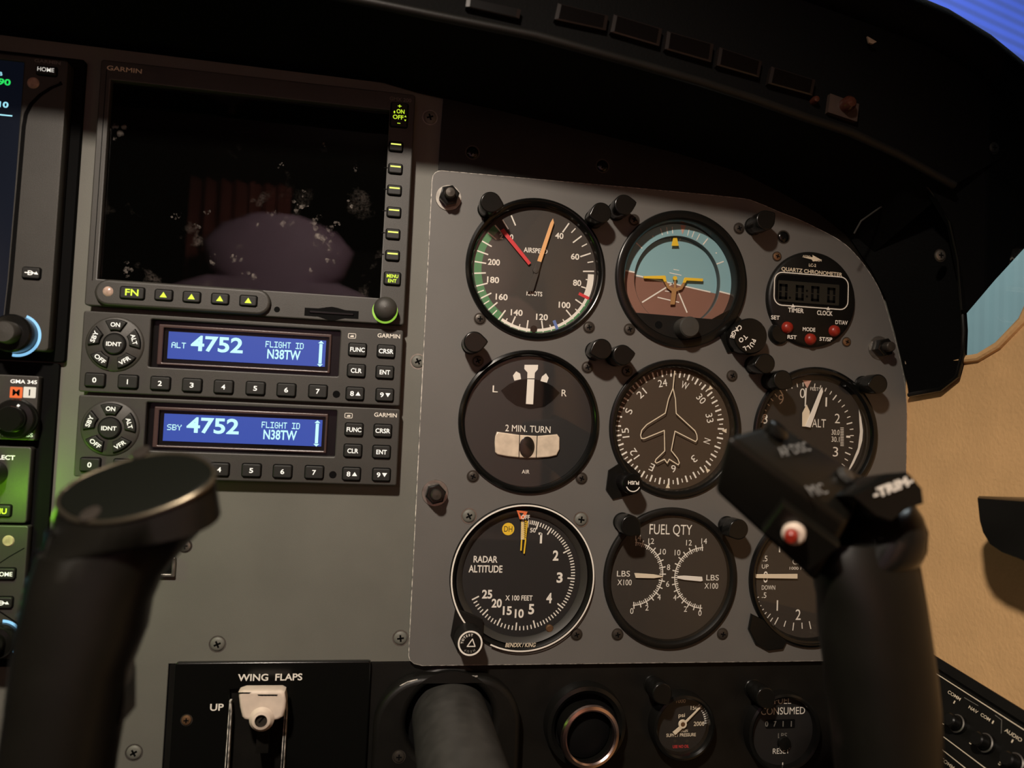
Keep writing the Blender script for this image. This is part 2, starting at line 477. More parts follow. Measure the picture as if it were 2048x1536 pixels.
mb.add([(XW + 6, y, z) for y, z in wo] + [(XW + 8, y, z) for y, z in wo], [list(range(k)), list(range(2 * k - 1, k - 1, -1))] + [[i, i + k, (i + 1) % k + k, (i + 1) % k] for i in range(k)], M_PANE)
structure('window_1', mb, smooth=10)
mb = MB(); vs = [(-700, 330, 185), (XW + 6, 330, 185), (XW + 6, -40, 440), (-700, -40, 440)]
mb.add(vs + [(x, y + 3, z + 3) for x, y, z in vs], [[0, 1, 2, 3], [7, 6, 5, 4], [0, 4, 5, 1], [1, 5, 6, 2], [2, 6, 7, 3], [3, 7, 4, 0]], M_PANE)
structure('window_2', mb, smooth=10)
# hangar outside
mb = MB()
x = 1500
while x < 4300:
    mb.box(x, x + 46, 2596, 2640, -900, 1380, M_TEAL); mb.box(x + 46, x + 52, 2606, 2640, -900, 1380, M_SEAM); x += 52
    mb.box(x, x + 46, 2600, 2640, -900, 1380, M_TEAL); x += 46
o = structure('wall_hangar', mb, smooth=0)
mb = MB()
p0 = Vector((2000, 2595, 1385))
for i in range(34):
    a = i * 62
    for (d0, d1, dz, mt) in ((0, 47, 0, M_BLUES), (47, 62, 8, M_SEAM)):
        # sheets of the hangar gable slope down to the right
        pts = []
        for u, v in ((-1800, a + d0), (2600, a + d0), (2600, a + d1), (-1800, a + d1)):
            pts.append((p0.x + u * 0.96, p0.y + v * 0.12, p0.z + v * 0.97 - u * 0.27))
        q = [(p[0] + 0.2 * 30, p[1] + 30, p[2]) for p in pts]
        mb.add(pts + q, [[0, 1, 2, 3], [7, 6, 5, 4], [0, 4, 5, 1], [1, 5, 6, 2], [2, 6, 7, 3], [3, 7, 4, 0]], mt)
structure('trim_2', mb, smooth=0)

# ================================================================== PANELS
main = thing('instrument_panel', 'grey painted centre instrument panel carrying the stacked radios', 'panel', (0, 3, 0))
mb = MB()
mb.plate([(-262, -240), (-99.5, -240), (-99.5, -133), (25.5, -133), (25.5, -127.8), (330, -127.8), (330, 176), (-262, 182)], 3, 6, M_GREY, bevel=0.3,
         holes=[[(34, -127), (306, -127), (306, 60), (280, 100), (255, 112), (215, 127), (34, 127)]])
obj('panel_sheet', mb, main)
screws(main, 'steel', [(860, 235), (836, 723), (801, 1276), (435, 1288), (268, 1505)], 3)
screws(main, 'grey', [(370, 1092)], 3)

sub = thing('lower_panel', 'black painted lower panel under the grey gauge plate', 'panel', (100, 2, -180))
mb = MB(); mb.plate([(-99, -245), (400, -245), (400, -128), (26, -128), (26, -133.4), (-99, -133.4)], 3.5, 7, M_BLK, bevel=0.3)
obj('panel_sheet', mb, sub)

upper = thing('upper_panel', 'black panel strip above the grey gauge plate', 'panel', (160, 1, 150))
mb = MB(); mb.plate([(24.5, 127.5), (205, 127.5), (250, 112), (300, 80), (325, 110), (300, 150), (210, 182), (26, 196)], 1.2, 2.8, M_BLK, bevel=0.2)
obj('panel_sheet', mb, upper)
screws(upper, 'black', [(945, 305), (1205, 332)], 1.2)

# overlay plate with the real gauge holes
XA, XB, XC = 81.4, 166.5, 253.3
GA = {'as': (XA, 83.0), 'at': (XB, 83.5), 'tu': (XA, -2.0), 'hs': (XB, -2.4), 'ra': (XA, -87.0), 'fu': (XB, -86.6), 'al': (XC, -2.0), 'vs': (XC, -86.4)}
CH = (247.2, 77.2)
over = thing('gauge_plate', 'grey overlay plate with rounded corners holding nine round gauges', 'panel', (166, 0, 0))
ol = [(21.2, -129), (21.2, 127)] + [(26.5 - 5.3 * math.cos(t), 128 + 5.3 * math.sin(t)) for t in (0.4, 0.8, 1.2, 1.57)] + \
     [(137, 134.2), (198, 134.3), (212, 132.6), (226.6, 128.2), (241, 124.2), (255.8, 118.8), (264, 115.4), (271.5, 111), (279.5, 104), (286.1, 96.5), (291.5, 89), (295.8, 80.5), (302.2, 62.7), (309.2, 40.4), (312.4, 22), (313.3, 0), (313.6, -60), (313.6, -132)] + \
     [(300, -134.2), (29, -134.6), (24.5, -133.5), (22, -131.5)]
def catmull(p, k=4):
    out = []
    for i in range(len(p) - 1):
        a, b_, c, d_ = (Vector(p[j]) for j in (max(i - 1, 0), i, i + 1, min(i + 2, len(p) - 1)))
        for j in range(k):
            t = j / k; out.append(tuple(.5 * (2 * b_ + (c - a) * t + (2 * a - 5 * b_ + 4 * c - d_) * t * t + (3 * b_ - a - 3 * c + d_) * t ** 3)))
    return out + [p[-1]]
ol = ol[:6] + catmull(ol[6:23]) + ol[23:]
mb = MB()
mb.plate(ol, 0, 2.9, M_OVER, holes=[circ(x, z, 38.2) for x, z in GA.values()] + [circ(*CH, 27.5)], bevel=0.45, edge=M_WORN, res=1)
obj('plate', mb, over)
screws(over, 'dark', [(1268, 440), (1478, 457), (960, 638), (1178, 655), (1259, 659), (956, 722), (1175, 735), (1254, 742), (1464, 752), (946, 953), (1163, 957), (1153, 1269), (1235, 1269), (1445, 1268)], -0.1)
screws(over, 'brass', [(1554, 513), (1693, 684)], -0.1)
screws(over, 'black', [(1567, 474)], -0.1)
screws(over, 'steel', [(938, 1032), (1162, 1039)], -0.1)
# hexagon nuts on studs
for px, py in ((897, 396), (870, 986), (1758, 696)):
    x, z = P(px, py, 0); mb = MB()
    mb.lathe(x, z, [(0.001, -0.6), (7.0, -0.55), (7.2, -0.1), (7.2, 0)], M_STEEL, 32)
    ob = obj('washer', mb, over)
    mb = MB(); h = [(x + 5.6 * math.cos(math.radians(60 * i + 15)), z + 5.6 * math.sin(math.radians(60 * i + 15))) for i in range(6)]
    mb.plate(h, -7, -0.6, M_PLAS, bevel=0.7); mb.lathe(x, z, [(0.001, -12), (2.4, -11.8), (2.9, -11.2), (3.0, -7)], M_SCRK, 20)
    obj('nut', mb, over)

# ================================================================== GAUGES
def gauge(key, name, label, rd, depth, R0=39.6, front=-2.4, dial=M_DIAL, glass_y=-0.6, bez=M_BLKG, cen=None):
    cx, cz = cen or GA[key]
    g = thing(name, label, 'gauge', (cx, 0, cz))
    mb = MB()
    mb.lathe(cx, cz, [(rd + 0.2, depth), (rd + 0.3, 0.4), (rd + 0.9, front + 1.3), (rd + 1.9, front + 0.25), (R0 - 1.6, front), (R0 - 0.4, front + 0.5), (R0, front + 1.3), (R0, 0.02), (R0 - 1.6, 0.02), (R0 - 1.6, depth + 1.2), (rd + 0.2, depth + 1.2)], bez, 96)
    obj('bezel', mb, g)
    gb = MB(); gb.lathe(cx, cz, [(0.001, glass_y - 0.3), (rd + 0.25, glass_y - 0.3)], M_GLASS, 64)
    obj('glass', gb, g)
    d = MB(); d.prism(circ(cx, cz, rd + 0.1, 96), depth, depth + 1, dial)
    return g, d, cx, cz


TY = 0.10   # lift of printed marks above the dial

# --- airspeed
g, d, cx, cz = gauge('as', 'airspeed_gauge', 'airspeed gauge marked in knots with orange pointer and green arc', 35.3, 3.2)
Y = 3.2 - TY; z1 = zoom(4.152, 840, 330); cz -= 0.9
d.arc(cx, cz, 30.2, 34.3, 213, 315, Y + .06, M_GRN); d.arc(cx, cz, 33.9, 35.2, 113, 213, Y + .06, M_GRN)
d.arc(cx, cz, 30.7, 34.2, 88.5, 112, Y + .03, M_WHITE); d.arc(cx, cz, 32.3, 33.9, 113, 175.5, Y + .03, M_WHITE); d.arc(cx, cz, 32.4, 34.0, 182, 212, Y + .03, M_WHITE)
for a in (32.5, 49.5, 68, 85.5, 120.5, 137.3, 169.6, 185.6, 201, 214.4, 227.3, 240, 252, 264, 275, 285.4, 295.7, 305.6, 315.5, 324.4, 334):
    d.tick(cx, cz, a, 27.8, 34.3 if a < 290 else 33.9, 0.75, Y, M_WHITE)
for a in (40.3, 58.4, 76.2, 129, 146.4, 161.5, 193.4, 207.8, 221.4, 234, 246): d.tick(cx, cz, a, 31, 34.5, 0.6, Y, M_WHITE)
d.tick(cx, cz, 94.5, 29.6, 31, .6, Y, M_WHITE); d.tick(cx, cz, 103.7, 27.8, 31, .7, Y, M_WHITE)
d.tick(cx, cz, 112.3, 27.9, 34.4, 1.7, Y - .03, M_RED); d.tick(cx, cz, 155.8, 29.4, 35, 1.7, Y - .03, M_BLU)
for t, a, b in (('40', 1157, 587), ('60', 1288, 760), ('80', 1305, 978), ('100', 1200, 1162), ('120', 1013, 1262), ('140', 803, 1225), ('160', 678, 1095), ('180', 607, 953), ('200', 614, 806)):
    x, z = P(*z1(a, b), Y); d.text(t, x, z, 3.3, Y, M_WHITE, w=2.25 * len(t) + (0 if len(t) > 2 else .3), bold=0.022)
x, z = P(*z1(718, 595), Y); d.text('2', x - 2.9, z, 3.0, Y, M_WHITE, w=2); d.text('0', x + 2.9, z, 3.0, Y, M_WHITE, w=2)
x, z = P(*z1(960, 710), Y); d.text('AIRSPEED', x, z, 2.7, Y, M_WHITE, w=13.6)
x, z = P(*z1(950, 1068), Y); d.text('KNOTS', x, z, 2.5, Y, M_WHITE, w=9)
x, z = P(*z1(945, 1362), Y); d.disc(x, z, 2.0, Y - .03, M_PLAS)
obj('dial', d, g)
def needle(pts, y, mt, par, name='needle', th=0.5):
    b = MB(); b.plate(pts, y - th, y, mt, bevel=0.12); return obj(name, b, par)
def ZP(zf, pts, y): return [P(*zf(a, b), y) for a, b in pts]
needle(ZP(z1, [(665, 545), (695, 528), (922, 815), (900, 832)], 2.2), 2.2, M_RED, g, 'limit_pointer')
asn = needle(ZP(z1, [(1103, 445), (1112, 480), (1006, 808), (972, 798), (1082, 480)], 1.5), 1.5, M_ORG, g)
b = MB(); b.plate(ZP(z1, [(972, 798), (1006, 808), (992, 860), (985, 900), (940, 1050), (885, 1050), (945, 900), (940, 870)], 1.5), 1.0, 1.5, M_DIAL, bevel=.1)
x, z = P(*z1(960, 876), 1.3); b.lathe(x, z, [(0.001, 0.4), (1.6, .5), (1.7, 1.5)], M_DIAL, 20)
obj('needle_tail', b, asn)

# --- attitude indicator
g, d, cx, cz = gauge('at', 'attitude_gauge', 'blue and brown attitude gauge with yellow aircraft symbol', 33.2, 9.5, front=-3.0, dial=M_SKY, bez=M_PLAS, glass_y=-1.5)
Y = 7.0 - TY; z2 = zoom(4.388, 1160, 370)
def ch(pts): return ZP(z2, pts, 7.0)
d = MB(); d.prism(circ(cx, cz, 33.4, 72), 11, 12, M_DEEP)
d.lathe(cx, cz, [(33.4, 5.4), (33.3, 5.2), (26.4, 5.2)], M_SKY, 96); d.lathe(cx, cz, [(26.4, 5.2), (26.1, 5.5), (26.0, 9.5)], M_CUP, 96)
d.lathe(cx, cz, [(33.4, 11), (33.4, 5.4)], M_SKY, 96)
Y = 5.1; hl = P(*z2(385, 748), Y); hr = P(*z2(1285, 950), Y)
al = math.degrees(math.atan2(hl[0] - cx, hl[1] - cz)) % 360; ar = math.degrees(math.atan2(hr[0] - cx, hr[1] - cz)) % 360
d.arc(cx, cz, 26.4, 33.3, ar, al, Y, M_EARTH, 60)
for a in (al, ar): d.tick(cx, cz, a, 26.4, 33.2, .8, Y - .05, M_WHITE)
for a in (-20, -13, -6.5, 13, 19, 26): d.tick(cx - 1, cz + .6, a, 27, 31, .5, Y - .05, M_WHITE)
for a in (-52, 36, 66): d.tick(cx - 1, cz + .6, a, 27, 31.8, .7, Y - .05, M_WHITE)
for a in (-33, 52): x, z = cx + 29.5 * math.sin(math.radians(a)), cz + 29.5 * math.cos(math.radians(a)); d.disc(x, z, .45, Y - .05, M_WHITE, 12)
d.poly(ZP(z2, [(880, 350), (930, 355), (898, 435)], Y), Y - .05, M_PINK)
obj('bank_ring', d, g)
# ball set behind the bank ring
b = MB(); YB = 9.0; r2 = 27.5; xc, zc = cx, cz
b.disc(xc, zc, r2 - .4, YB, M_SKY, 72)
hz = (P(*z2(430, 778), YB), P(*z2(1145, 940), YB)); sl = (hz[1][1] - hz[0][1]) / (hz[1][0] - hz[0][0])
low = []
for i in range(96):
    a = 2 * math.pi * i / 96; px_, pz_ = xc + (r2 - .5) * math.cos(a), zc + (r2 - .5) * math.sin(a)
    if pz_ < hz[0][1] + sl * (px_ - hz[0][0]): low.append((px_, pz_))
low.sort(key=lambda p: math.atan2(p[1] - zc, p[0] - xc) % (2 * math.pi))
b.poly(low, YB - .05, M_EARTH)
def bl(p, q, w): b.line(ZP(z2, [p, q], YB - .1), w, YB - .1, M_WHITE)
bl((430, 778), (1145, 940), .75); bl((545, 1030), (815, 862), .8); bl((860, 930), (940, 1120), .8); bl((680, 985), (870, 1030), .6); bl((745, 930), (790, 935), .5)
bl((785, 770), (890, 793), .5); bl((820, 740), (870, 750), .4); bl((785, 445), (800, 490), .5); bl((905, 440), (870, 490), .5)
obj('horizon_ball', b, g)
b = MB(); b.plate(ZP(z2, [(555, 800), (560, 820), (725, 826), (738, 850), (760, 850), (750, 800), (742, 795)], 7), 6.6, 7.4, M_YEL, bevel=.15)
b.plate(ZP(z2, [(900, 860), (925, 860), (935, 840), (1075, 846), (1080, 822), (920, 812), (912, 822)], 7), 6.6, 7.4, M_YEL, bevel=.15)
x, z = P(*z2(833, 818), 7); b.prism(circ(x, z, 1.25, 20), 6.6, 7.4, M_YEL)
b.plate(ZP(z2, [(738, 850), (760, 850), (790, 890), (822, 905), (826, 840), (842, 840), (845, 905), (880, 890), (900, 860), (925, 860), (895, 915), (845, 935), (832, 1050), (792, 1050), (805, 935), (765, 905)], 7.2), 6.9, 7.6, M_TAN, bevel=.15)
obj('aircraft_symbol', b, g)
needle(ZP(z2, [(818, 462), (850, 462), (866, 535), (802, 535)], 7), 7.2, M_YEL, g, 'bank_pointer')
# lower mask with knob
b = MB(); pts = []
zl, zr = P(*z2(440, 1128), 0), P(*z2(1200, 1172), 0)
for i in range(49):
    a = math.radians(180 + 22 + (180 - 38) * i / 48); pts.append((cx + 34.6 * math.cos(a), cz + 34.6 * math.sin(a)))
zt = min(zl[1], zr[1])
pts = [p for p in pts if p[1] < zt] ; pts = [(pts[0][0], zt + .4)] + pts + [(pts[-1][0], zt - .4)]
b.plate(pts, -2.4, -1.7, M_BLK, bevel=.1); x, z = P(*z2(690, 1228), -2.4); b.disc(x, z, 2.2, -2.45, M_DEEP); obj('lower_mask', b, g)
b = MB(); x, z = P(*z2(910, 1260), -2.4); b.lathe(x, z, [(0.001, -12), (5.2, -11.8), (5.9, -11), (6.1, -2.4)], M_RAD, 40)
for i in range(40): b.tick(x, z, i * 9, 6.0, 6.25, .3, -4, M_PLAS)
obj('adjusting_knob', b, g)
b = MB(); x, z = P(1482, 676, -1); b.prism([(x - 18, z + 10), (x - 8, z - 9), (x + 6, z - 6), (x + 3, z + 9), (x - 8, z + 16)], -1.2, -0.05, M_PLAS); obj('bezel_lug', b, g)
b = MB(); b.lathe(x, z, [(0.001, -13), (9.6, -12.9), (10.2, -12.2), (10.4, -8), (9.6, -2), (9.0, -1)], M_PLAS, 48)
x2, z2_ = P(1487, 676, -13); b2 = b
def arctext(b, s, x, z, r, a0, da, h, y, mt, flip=False):
    for i, c in enumerate(s):
        a = a0 + da * i; t = math.radians(a)
        b.text(c, x + r * math.sin(t), z + r * math.cos(t), h, y, mt, rot=(-a + (180 if flip else 0)), bold=0.03)
x2, z2_ = x, z
for s, a, bb, rr in (('CAGE', 1368, 1290, 0), ('TO', 1432, 1345, 0), ('PULL', 1490, 1405, 0)): pass
zc2 = zoom(4.388, 1160, 370)
for s, pts in (('CAGE', [(1402, 1250, -120), (1378, 1272, -115), (1350, 1300, -108), (1338, 1332, -100)]), ('TO', [(1450, 1335, -128), (1415, 1360, -128)]), ('PULL', [(1525, 1368, -103), (1510, 1400, -118), (1480, 1428, -138), (1445, 1437, -158)])):
    for c, (a, q, r) in zip(s, pts):
        xx, zz = P(*zc2(a, q), -13.05); b.text(c, xx, zz, 2.5, -13.06, M_WHITE, rot=r, bold=0.03)
obj('cage_knob', b, g)

# --- chronometer
g = thing('chronometer', 'round digital quartz chronometer with three red buttons', 'clock', (CH[0], 0, CH[1]))
b = MB(); cx, cz = CH; zc = zoom(4.043, 1440, 400)
b.lathe(cx, cz, [(0.001, -3.2), (26.3, -3.2), (27.6, -2.6), (28.3, -1.4), (28.3, 0.03), (27, 0.03), (27, 3)], M_BLK, 80)
Y = -3.3
def ct(s, a, q, h, w, mt=M_CREAM, bold=.02, rot=0):
    x, z = P(*zc(a, q), Y); b.text(s, x, z, h, Y, mt, w=w, bold=bold, rot=rot)
ct('QUARTZ CHRONOMETER', 745, 580, 2.2, 39, rot=-1); ct('ASTRO', 700, 455, 1.0, 5.0); ct('TECH', 790, 487, 1.3, 5.0); ct('LC-2', 748, 527, 1.7, 4.6)
b.poly(ZP(zc, [(665, 462), (750, 462), (748, 445), (822, 485), (752, 497), (740, 480)], Y), Y - .02, M_CREAM)
ct('TIMER', 614, 892, 2.6, 10, M_WHITE); ct('CLOCK', 848, 914, 2.6, 10, M_WHITE); ct('SET', 448, 950, 2.3, 5.4, M_WHITE); ct('DT/AV', 983, 990, 2.3, 8, M_WHITE)
ct('MODE', 720, 1046, 2.2, 8, M_WHITE); ct('RST', 583, 1108, 2.2, 5.8, M_WHITE); ct('ST/SP', 856, 1125, 2.2, 8.2, M_WHITE)
b.poly(ZP(zc, [(590, 838), (575, 868), (608, 868)], Y), Y, M_WHITE); b.poly(ZP(zc, [(875, 862), (860, 890), (890, 890)], Y), Y, M_WHITE)
x0, zt = P(*zc(443, 585), Y); x1, zb = P(*zc(1033, 882), Y)
zt = P(*zc(738, 603), Y)[1]; zb = P(*zc(738, 868), Y)[1]
rr = rrect(x0, x1, zb, zt, 5.0); b.line(rr, .6, Y, M_WHITE, close=True)
obj('face', b, g)
b = MB(); b.plate(rrect(x0 + 1.2, x1 - 1.2, zb + 1.2, zt - 1.2, 4.2), -3.35, -3.0, M_LCDK, bevel=.05)
x0l, _ = P(*zc(470, 700), Y); x1l, _ = P(*zc(965, 700), Y)
b.plate(rrect(x0l, x1l, zb + 2.2, zt - 4.8, .6), -3.42, -3.1, M_LCDG, bevel=.05)
def seg7(x, z, h, w, on, y, mt):
    t = h * .17; hh = h / 2
    S = {'a': (-w / 2, w / 2, hh - t, hh), 'd': (-w / 2, w / 2, -hh, -hh + t), 'g': (-w / 2, w / 2, -t / 2, t / 2), 'f': (-w / 2, -w / 2 + t, 0.3, hh), 'b': (w / 2 - t, w / 2, .3, hh), 'e': (-w / 2, -w / 2 + t, -hh, -.3), 'c': (w / 2 - t, w / 2, -hh, -.3)}
    for k in on:
        xa, xb, za, zb_ = S[k]; b.poly([(x + xa, z + za), (x + xb, z + za), (x + xb, z + zb_), (x + xa, z + zb_)], y, mt)
for a, q in ((512, 740), (645, 750), (770, 758), (900, 770)):
    x, z = P(*zc(a, q), -3.55); seg7(x, z, 9, 5.2, 'abcdef', -3.55, M_LCDK)
for a, q in ((565, 790), (703, 735), (703, 780)):
    x, z = P(*zc(a, q), -3.45); b.disc(x, z, .7, -3.45, M_LCDK, 12)
obj('display', b, g)
for a, q in ((548, 1030), (735, 1125), (928, 1058)):
    b = MB(); x, z = P(*zc(a, q), -4); b.lathe(x, z, [(0.001, -6.2), (1.8, -6), (3.0, -5), (3.5, -3.2)], M_REDB, 28); obj('button', b, g)
b = MB(); x, z = P(1556, 668, 0); b.lathe(x, z, [(0.001, -3), (5, -2.8), (6.2, -1.5), (6.4, 0.03)], M_PLAS, 32); obj('mounting_lug', b, g)

# --- turn and bank
g, d, cx, cz = gauge('tu', 'turn_gauge', 'turn and slip gauge with white needle and cream ball tube', 35.8, 2.0, dial=M_DIALK, glass_y=-1.0)
z4 = zoom(4.267, 840, 650); Y = 2 - TY
for s, a, q, h, wd in (('L', 642, 545, 3.7, 2.9), ('R', 1230, 580, 3.7, 2.9), ('2 MIN. TURN', 922, 886, 3.6, 25.5), ('AIR', 902, 1252, 2.1, 4.3)):
    x, z = P(*z4(a, q), Y); d.text(s, x, z, h, Y, M_WHITE, w=wd, bold=.004)
win = ZP(z4, [(690, 560), (760, 505), (850, 468), (945, 458), (1045, 475), (1130, 520), (1195, 580), (1130, 650), (1060, 700), (940, 720), (820, 690), (740, 630)], Y)
d.poly(win, Y + .03, M_DEEP)
for pts in ([(820, 395), (793, 432), (805, 475), (862, 462), (855, 415)], [(1075, 412), (1040, 440), (1028, 478), (1083, 493), (1098, 450)], [(892, 340), (1008, 340), (1005, 378), (980, 408), (977, 455), (915, 455), (917, 405), (890, 375)]):
    d.poly(ZP(z4, pts, Y), Y - .04, M_WHITE)
obj('dial', d, g)
needle(ZP(z4, [(916, 462), (976, 464), (965, 678), (903, 674)], 1.3), 1.4, M_WHITE, g, 'turn_needle')
b = MB(); pu = []
tp = ZP(z4, [(655, 910), (640, 950), (636, 1000), (640, 1085), (660, 1105), (740, 1122), (850, 1133), (920, 1136), (1000, 1135), (1100, 1128), (1165, 1112), (1190, 1060), (1190, 960), (1170, 932), (1100, 938), (1000, 946), (850, 938), (740, 922)], 1.2)
b.plate(tp, 0.4, 1.95, M_VIAL, bevel=.7, res=2)
for a0, a1 in (((850, 936), (845, 1132)), ((1000, 944), (992, 1136))): b.line(ZP(z4, [a0, a1], .3), .45, .33, M_DEEP)
tub = obj('slip_tube', b, g)
b = MB(); x, z = P(*z4(913, 1043), 0.3)
rings = [[(x + 4.3 * r * math.cos(2 * math.pi * i / 32), .35 - .5 * q, z + 5.9 * r * math.sin(2 * math.pi * i / 32)) for i in range(32)] for r, q in ((1, 0), (.9, .45), (.6, .8), (.2, 1))]
b.loft(rings[::-1], M_BALL, cap0=True, cap1=True); obj('slip_ball', b, tub)

# --- heading gauge
g, d, cx, cz = gauge('hs', 'heading_gauge', 'directional gyro gauge with white outline aircraft on card tinted with a brown reflection', 34.9, 4.8, front=-2.0, dial=M_DIALB, bez=M_PLAS, glass_y=-1.2)
z5 = zoom(4.043, 1160, 650); Y = 4.8 - TY; x0, z0 = P(*z5(727, 828), Y)
for i in range(72):
    a = i * 5 + 19.5 - 270 % 360; lg = i % 2 == 0
    d.tick(x0, z0, i * 5 + 19.2, 29.3 if lg else 30.3, 33.2 if lg else 32.6, .95 if lg else .6, Y, M_WHITE)
for s, a, q in (('24', 668, 470), ('W', 848, 488), ('30', 980, 597), ('33', 1048, 752), ('N', 1028, 938), ('3', 923, 1082), ('6', 757, 1162), ('E', 580, 1150), ('12', 440, 1040), ('15', 368, 872), ('S', 395, 697), ('21', 498, 552)):
    x, z = P(*z5(a, q), Y); an = math.degrees(math.atan2(x - x0, z - z0)); d.text(s, x, z, 4.1, Y, M_WHITE, rot=-an, w=2.7 * len(s) if s != 'W' else 4.4, bold=.0)
for i, a in enumerate((45, 91, 135, 180, 225, 315)):
    t = math.radians(a); x, z = x0 + 33.8 * math.sin(t), z0 + 33.8 * math.cos(t); tx, tz = math.cos(t), -math.sin(t); nx, nz = math.sin(t), math.cos(t)
    d.poly([(x + tx * 1.3 + nx * 1, z + tz * 1.3 + nz * 1), (x - tx * 1.3 + nx * 1, z - tz * 1.3 + nz * 1), (x - nx * 2, z - nz * 2)], Y - .03, M_CREAM)
obj('compass_card', d, g)
b = MB(); Y = 2.4
pl = ZP(z5, [(752, 510), (715, 600), (690, 712), (540, 805), (500, 850), (490, 890), (497, 918), (520, 918), (682, 852), (685, 1018), (615, 1085), (607, 1105), (618, 1117), (683, 1085), (705, 1117), (722, 1085), (795, 1131), (803, 1115), (790, 1080), (738, 1015), (768, 858), (935, 943), (948, 925), (945, 890), (930, 855), (778, 715), (772, 600)], Y)
b.line(pl, .55, Y, M_CREAM, close=True); b.line(ZP(z5, [(752, 510), (766, 370)], Y), .6, Y, M_CREAM)
obj('aircraft_outline', b, g)
b = MB(); x, z = P(1240, 970, -1)
b.prism([(x - 4, z - 8), (x + 8, z - 5), (x + 12, z + 6), (x + 2, z + 14), (x - 7, z + 8), (x - 8, z - 3)], -1.3, .03, M_PLAS); obj('bezel_lug', b, g)
b = MB(); x, z = P(1250, 964, -2); b.lathe(x, z, [(0.001, -16), (5.0, -15.9), (5.6, -15.2), (5.7, -9), (5.0, -8.6), (5.0, -1)], M_BLKG, 40)
xx, zz = P(1272, 974, -16.1); xx, zz = x, z
b.text('PUSH', xx + .2, zz + .8, 1.9, -16.08, M_WHITE, w=6.2, rot=180, bold=.03); b.arc(xx, zz, 3.6, 4.1, 110, 250, -16.05, M_WHITE)
obj('push_knob', b, g)

# --- altimeter
g, d, cx, cz = gauge('al', 'altimeter_gauge', 'black altimeter gauge partly hidden behind the right yoke grip', 34.6, 4.0, dial=M_DIALK, bez=M_BLKG)
z6 = zoom(3.414, 1400, 700); Y = 4 - TY; x0, z0 = P(*z6(723, 580), Y)
for i in range(50):
    a = i * 7.2 + 2; lg = i % 5 == 0
    if a > 8: d.tick(x0, z0, a, 27.4 if lg else 28.8, 31.2, .7 if lg else .5, Y, M_WHITE)
for s, a, q, h in (('9', 553, 338, 6), ('0', 700, 295, 6), ('1', 862, 355, 6), ('2', 938, 468, 6), ('3', 925, 695, 6), ('8', 443, 470, 6), ('4', 800, 850, 6), ('5', 640, 880, 6), ('6', 500, 790, 6), ('7', 430, 640, 6)):
    x, z = P(*z6(a, q), Y); d.text(s, x, z, h * .93, Y, M_WHITE, bold=-.005, w=3.4 if s != '1' else 1.0)
x, z = P(*z6(812, 500), Y); d.text('ALT', x, z, 4.9, Y, M_WHITE, w=9, bold=0)
x, z = P(*z6(783, 266), Y); d.text('FEET', x, z, 1.9, Y, M_WHITE, w=5.6, bold=0)
for s, a, q in (('30.0', 925, 562), ('30.1', 925, 610)):
    x, z = P(*z6(a, q), Y); d.text(s, x, z, 3.0, Y - .02, M_WHITE, w=5.2, bold=.0)
for i in range(12):
    x, z = P(*z6(970, 532 + i * 11), Y); d.poly([(x - 1.1, z - .2), (x + 1.1, z - .2), (x + 1.1, z + .2), (x - 1.1, z + .2)], Y, M_WHITE)
x, z = P(*z6(1012, 592), Y); d.poly([(x - 1.3, z - .6), (x + 1.3, z - .6), (x + 1.3, z + .6), (x - 1.3, z + .6)], Y, M_WHITE)
d.poly(ZP(z6, [(1085, 405), (1100, 460), (1113, 550), (1108, 620), (1085, 700), (1050, 775), (1015, 832), (1012, 820), (1045, 750), (1078, 670), (1085, 620), (1092, 560), (1088, 480)], Y), Y, M_WHITE)
d.poly(ZP(z6, [(700, 205), (760, 208), (732, 262)], Y), Y - .03, M_PINK)
obj('dial', d, g)
needle(ZP(z6, [(832, 255), (838, 285), (752, 530), (716, 522), (818, 275)], 2.4), 2.4, M_WHITE, g, 'hundreds_needle')
needle(ZP(z6, [(726, 373), (748, 420), (738, 526), (696, 522), (697, 430)], 3.0), 3.0, M_CREAM, g, 'thousands_needle')
needle(ZP(z6, [(718, 260), (727, 260), (720, 385), (713, 385)], 3.4), 3.4, M_WHITE, g, 'ten_thousands_needle')

# --- radar altimeter
g, d, cx, cz = gauge('ra', 'radar_altimeter_gauge', 'radar altitude gauge with thin white rim and yellow DH lamp', 36.4, 2.4, front=-2.2, R0=40.2, dial=M_DIALK, bez=M_BLK, glass_y=-1.5)
z7 = zoom(4.267, 840, 990); Y = 2.4 - TY
b = MB(); b.arc(cx, cz, 38.9, 39.7, -138, 205, -2.75, M_WHITE, 120); b.text('BENDIX / KING', *P(*z7(858, 1278), -2.4), 2.2, -2.75, M_CREAM, w=16.5, bold=.012, shear=.2); obj('rim_line', b, g)
b = MB(); b.lathe(cx, cz, [(36.2, -0.9), (33.4, 1.2), (33, 2.3), (36.3, 2.3)], M_RAD, 72); obj('inner_ring', b, g)
x0, z0 = P(*z7(868, 681), Y)
sc_ = [(0, 5), (50, 15.8), (100, 31.3), (200, 62), (300, 93.5), (400, 126.8), (500, 162.9), (1000, 183.7), (1500, 204.3), (2000, 223.5), (2500, 243)]
ta = []
for (v0, a0), (v1, a1) in zip(sc_, sc_[1:]):
    nn = 5 if v1 in (50, 100) or v0 >= 500 else 10
    for i in range(nn): ta.append((a0 + (a1 - a0) * i / nn, i == 0))
for a, big in ta + [(243, True)]:
    d.tick(x0, z0, a, 26.0 if big else 27.9, 30.2, .75 if big else .6, Y, M_WHITE)
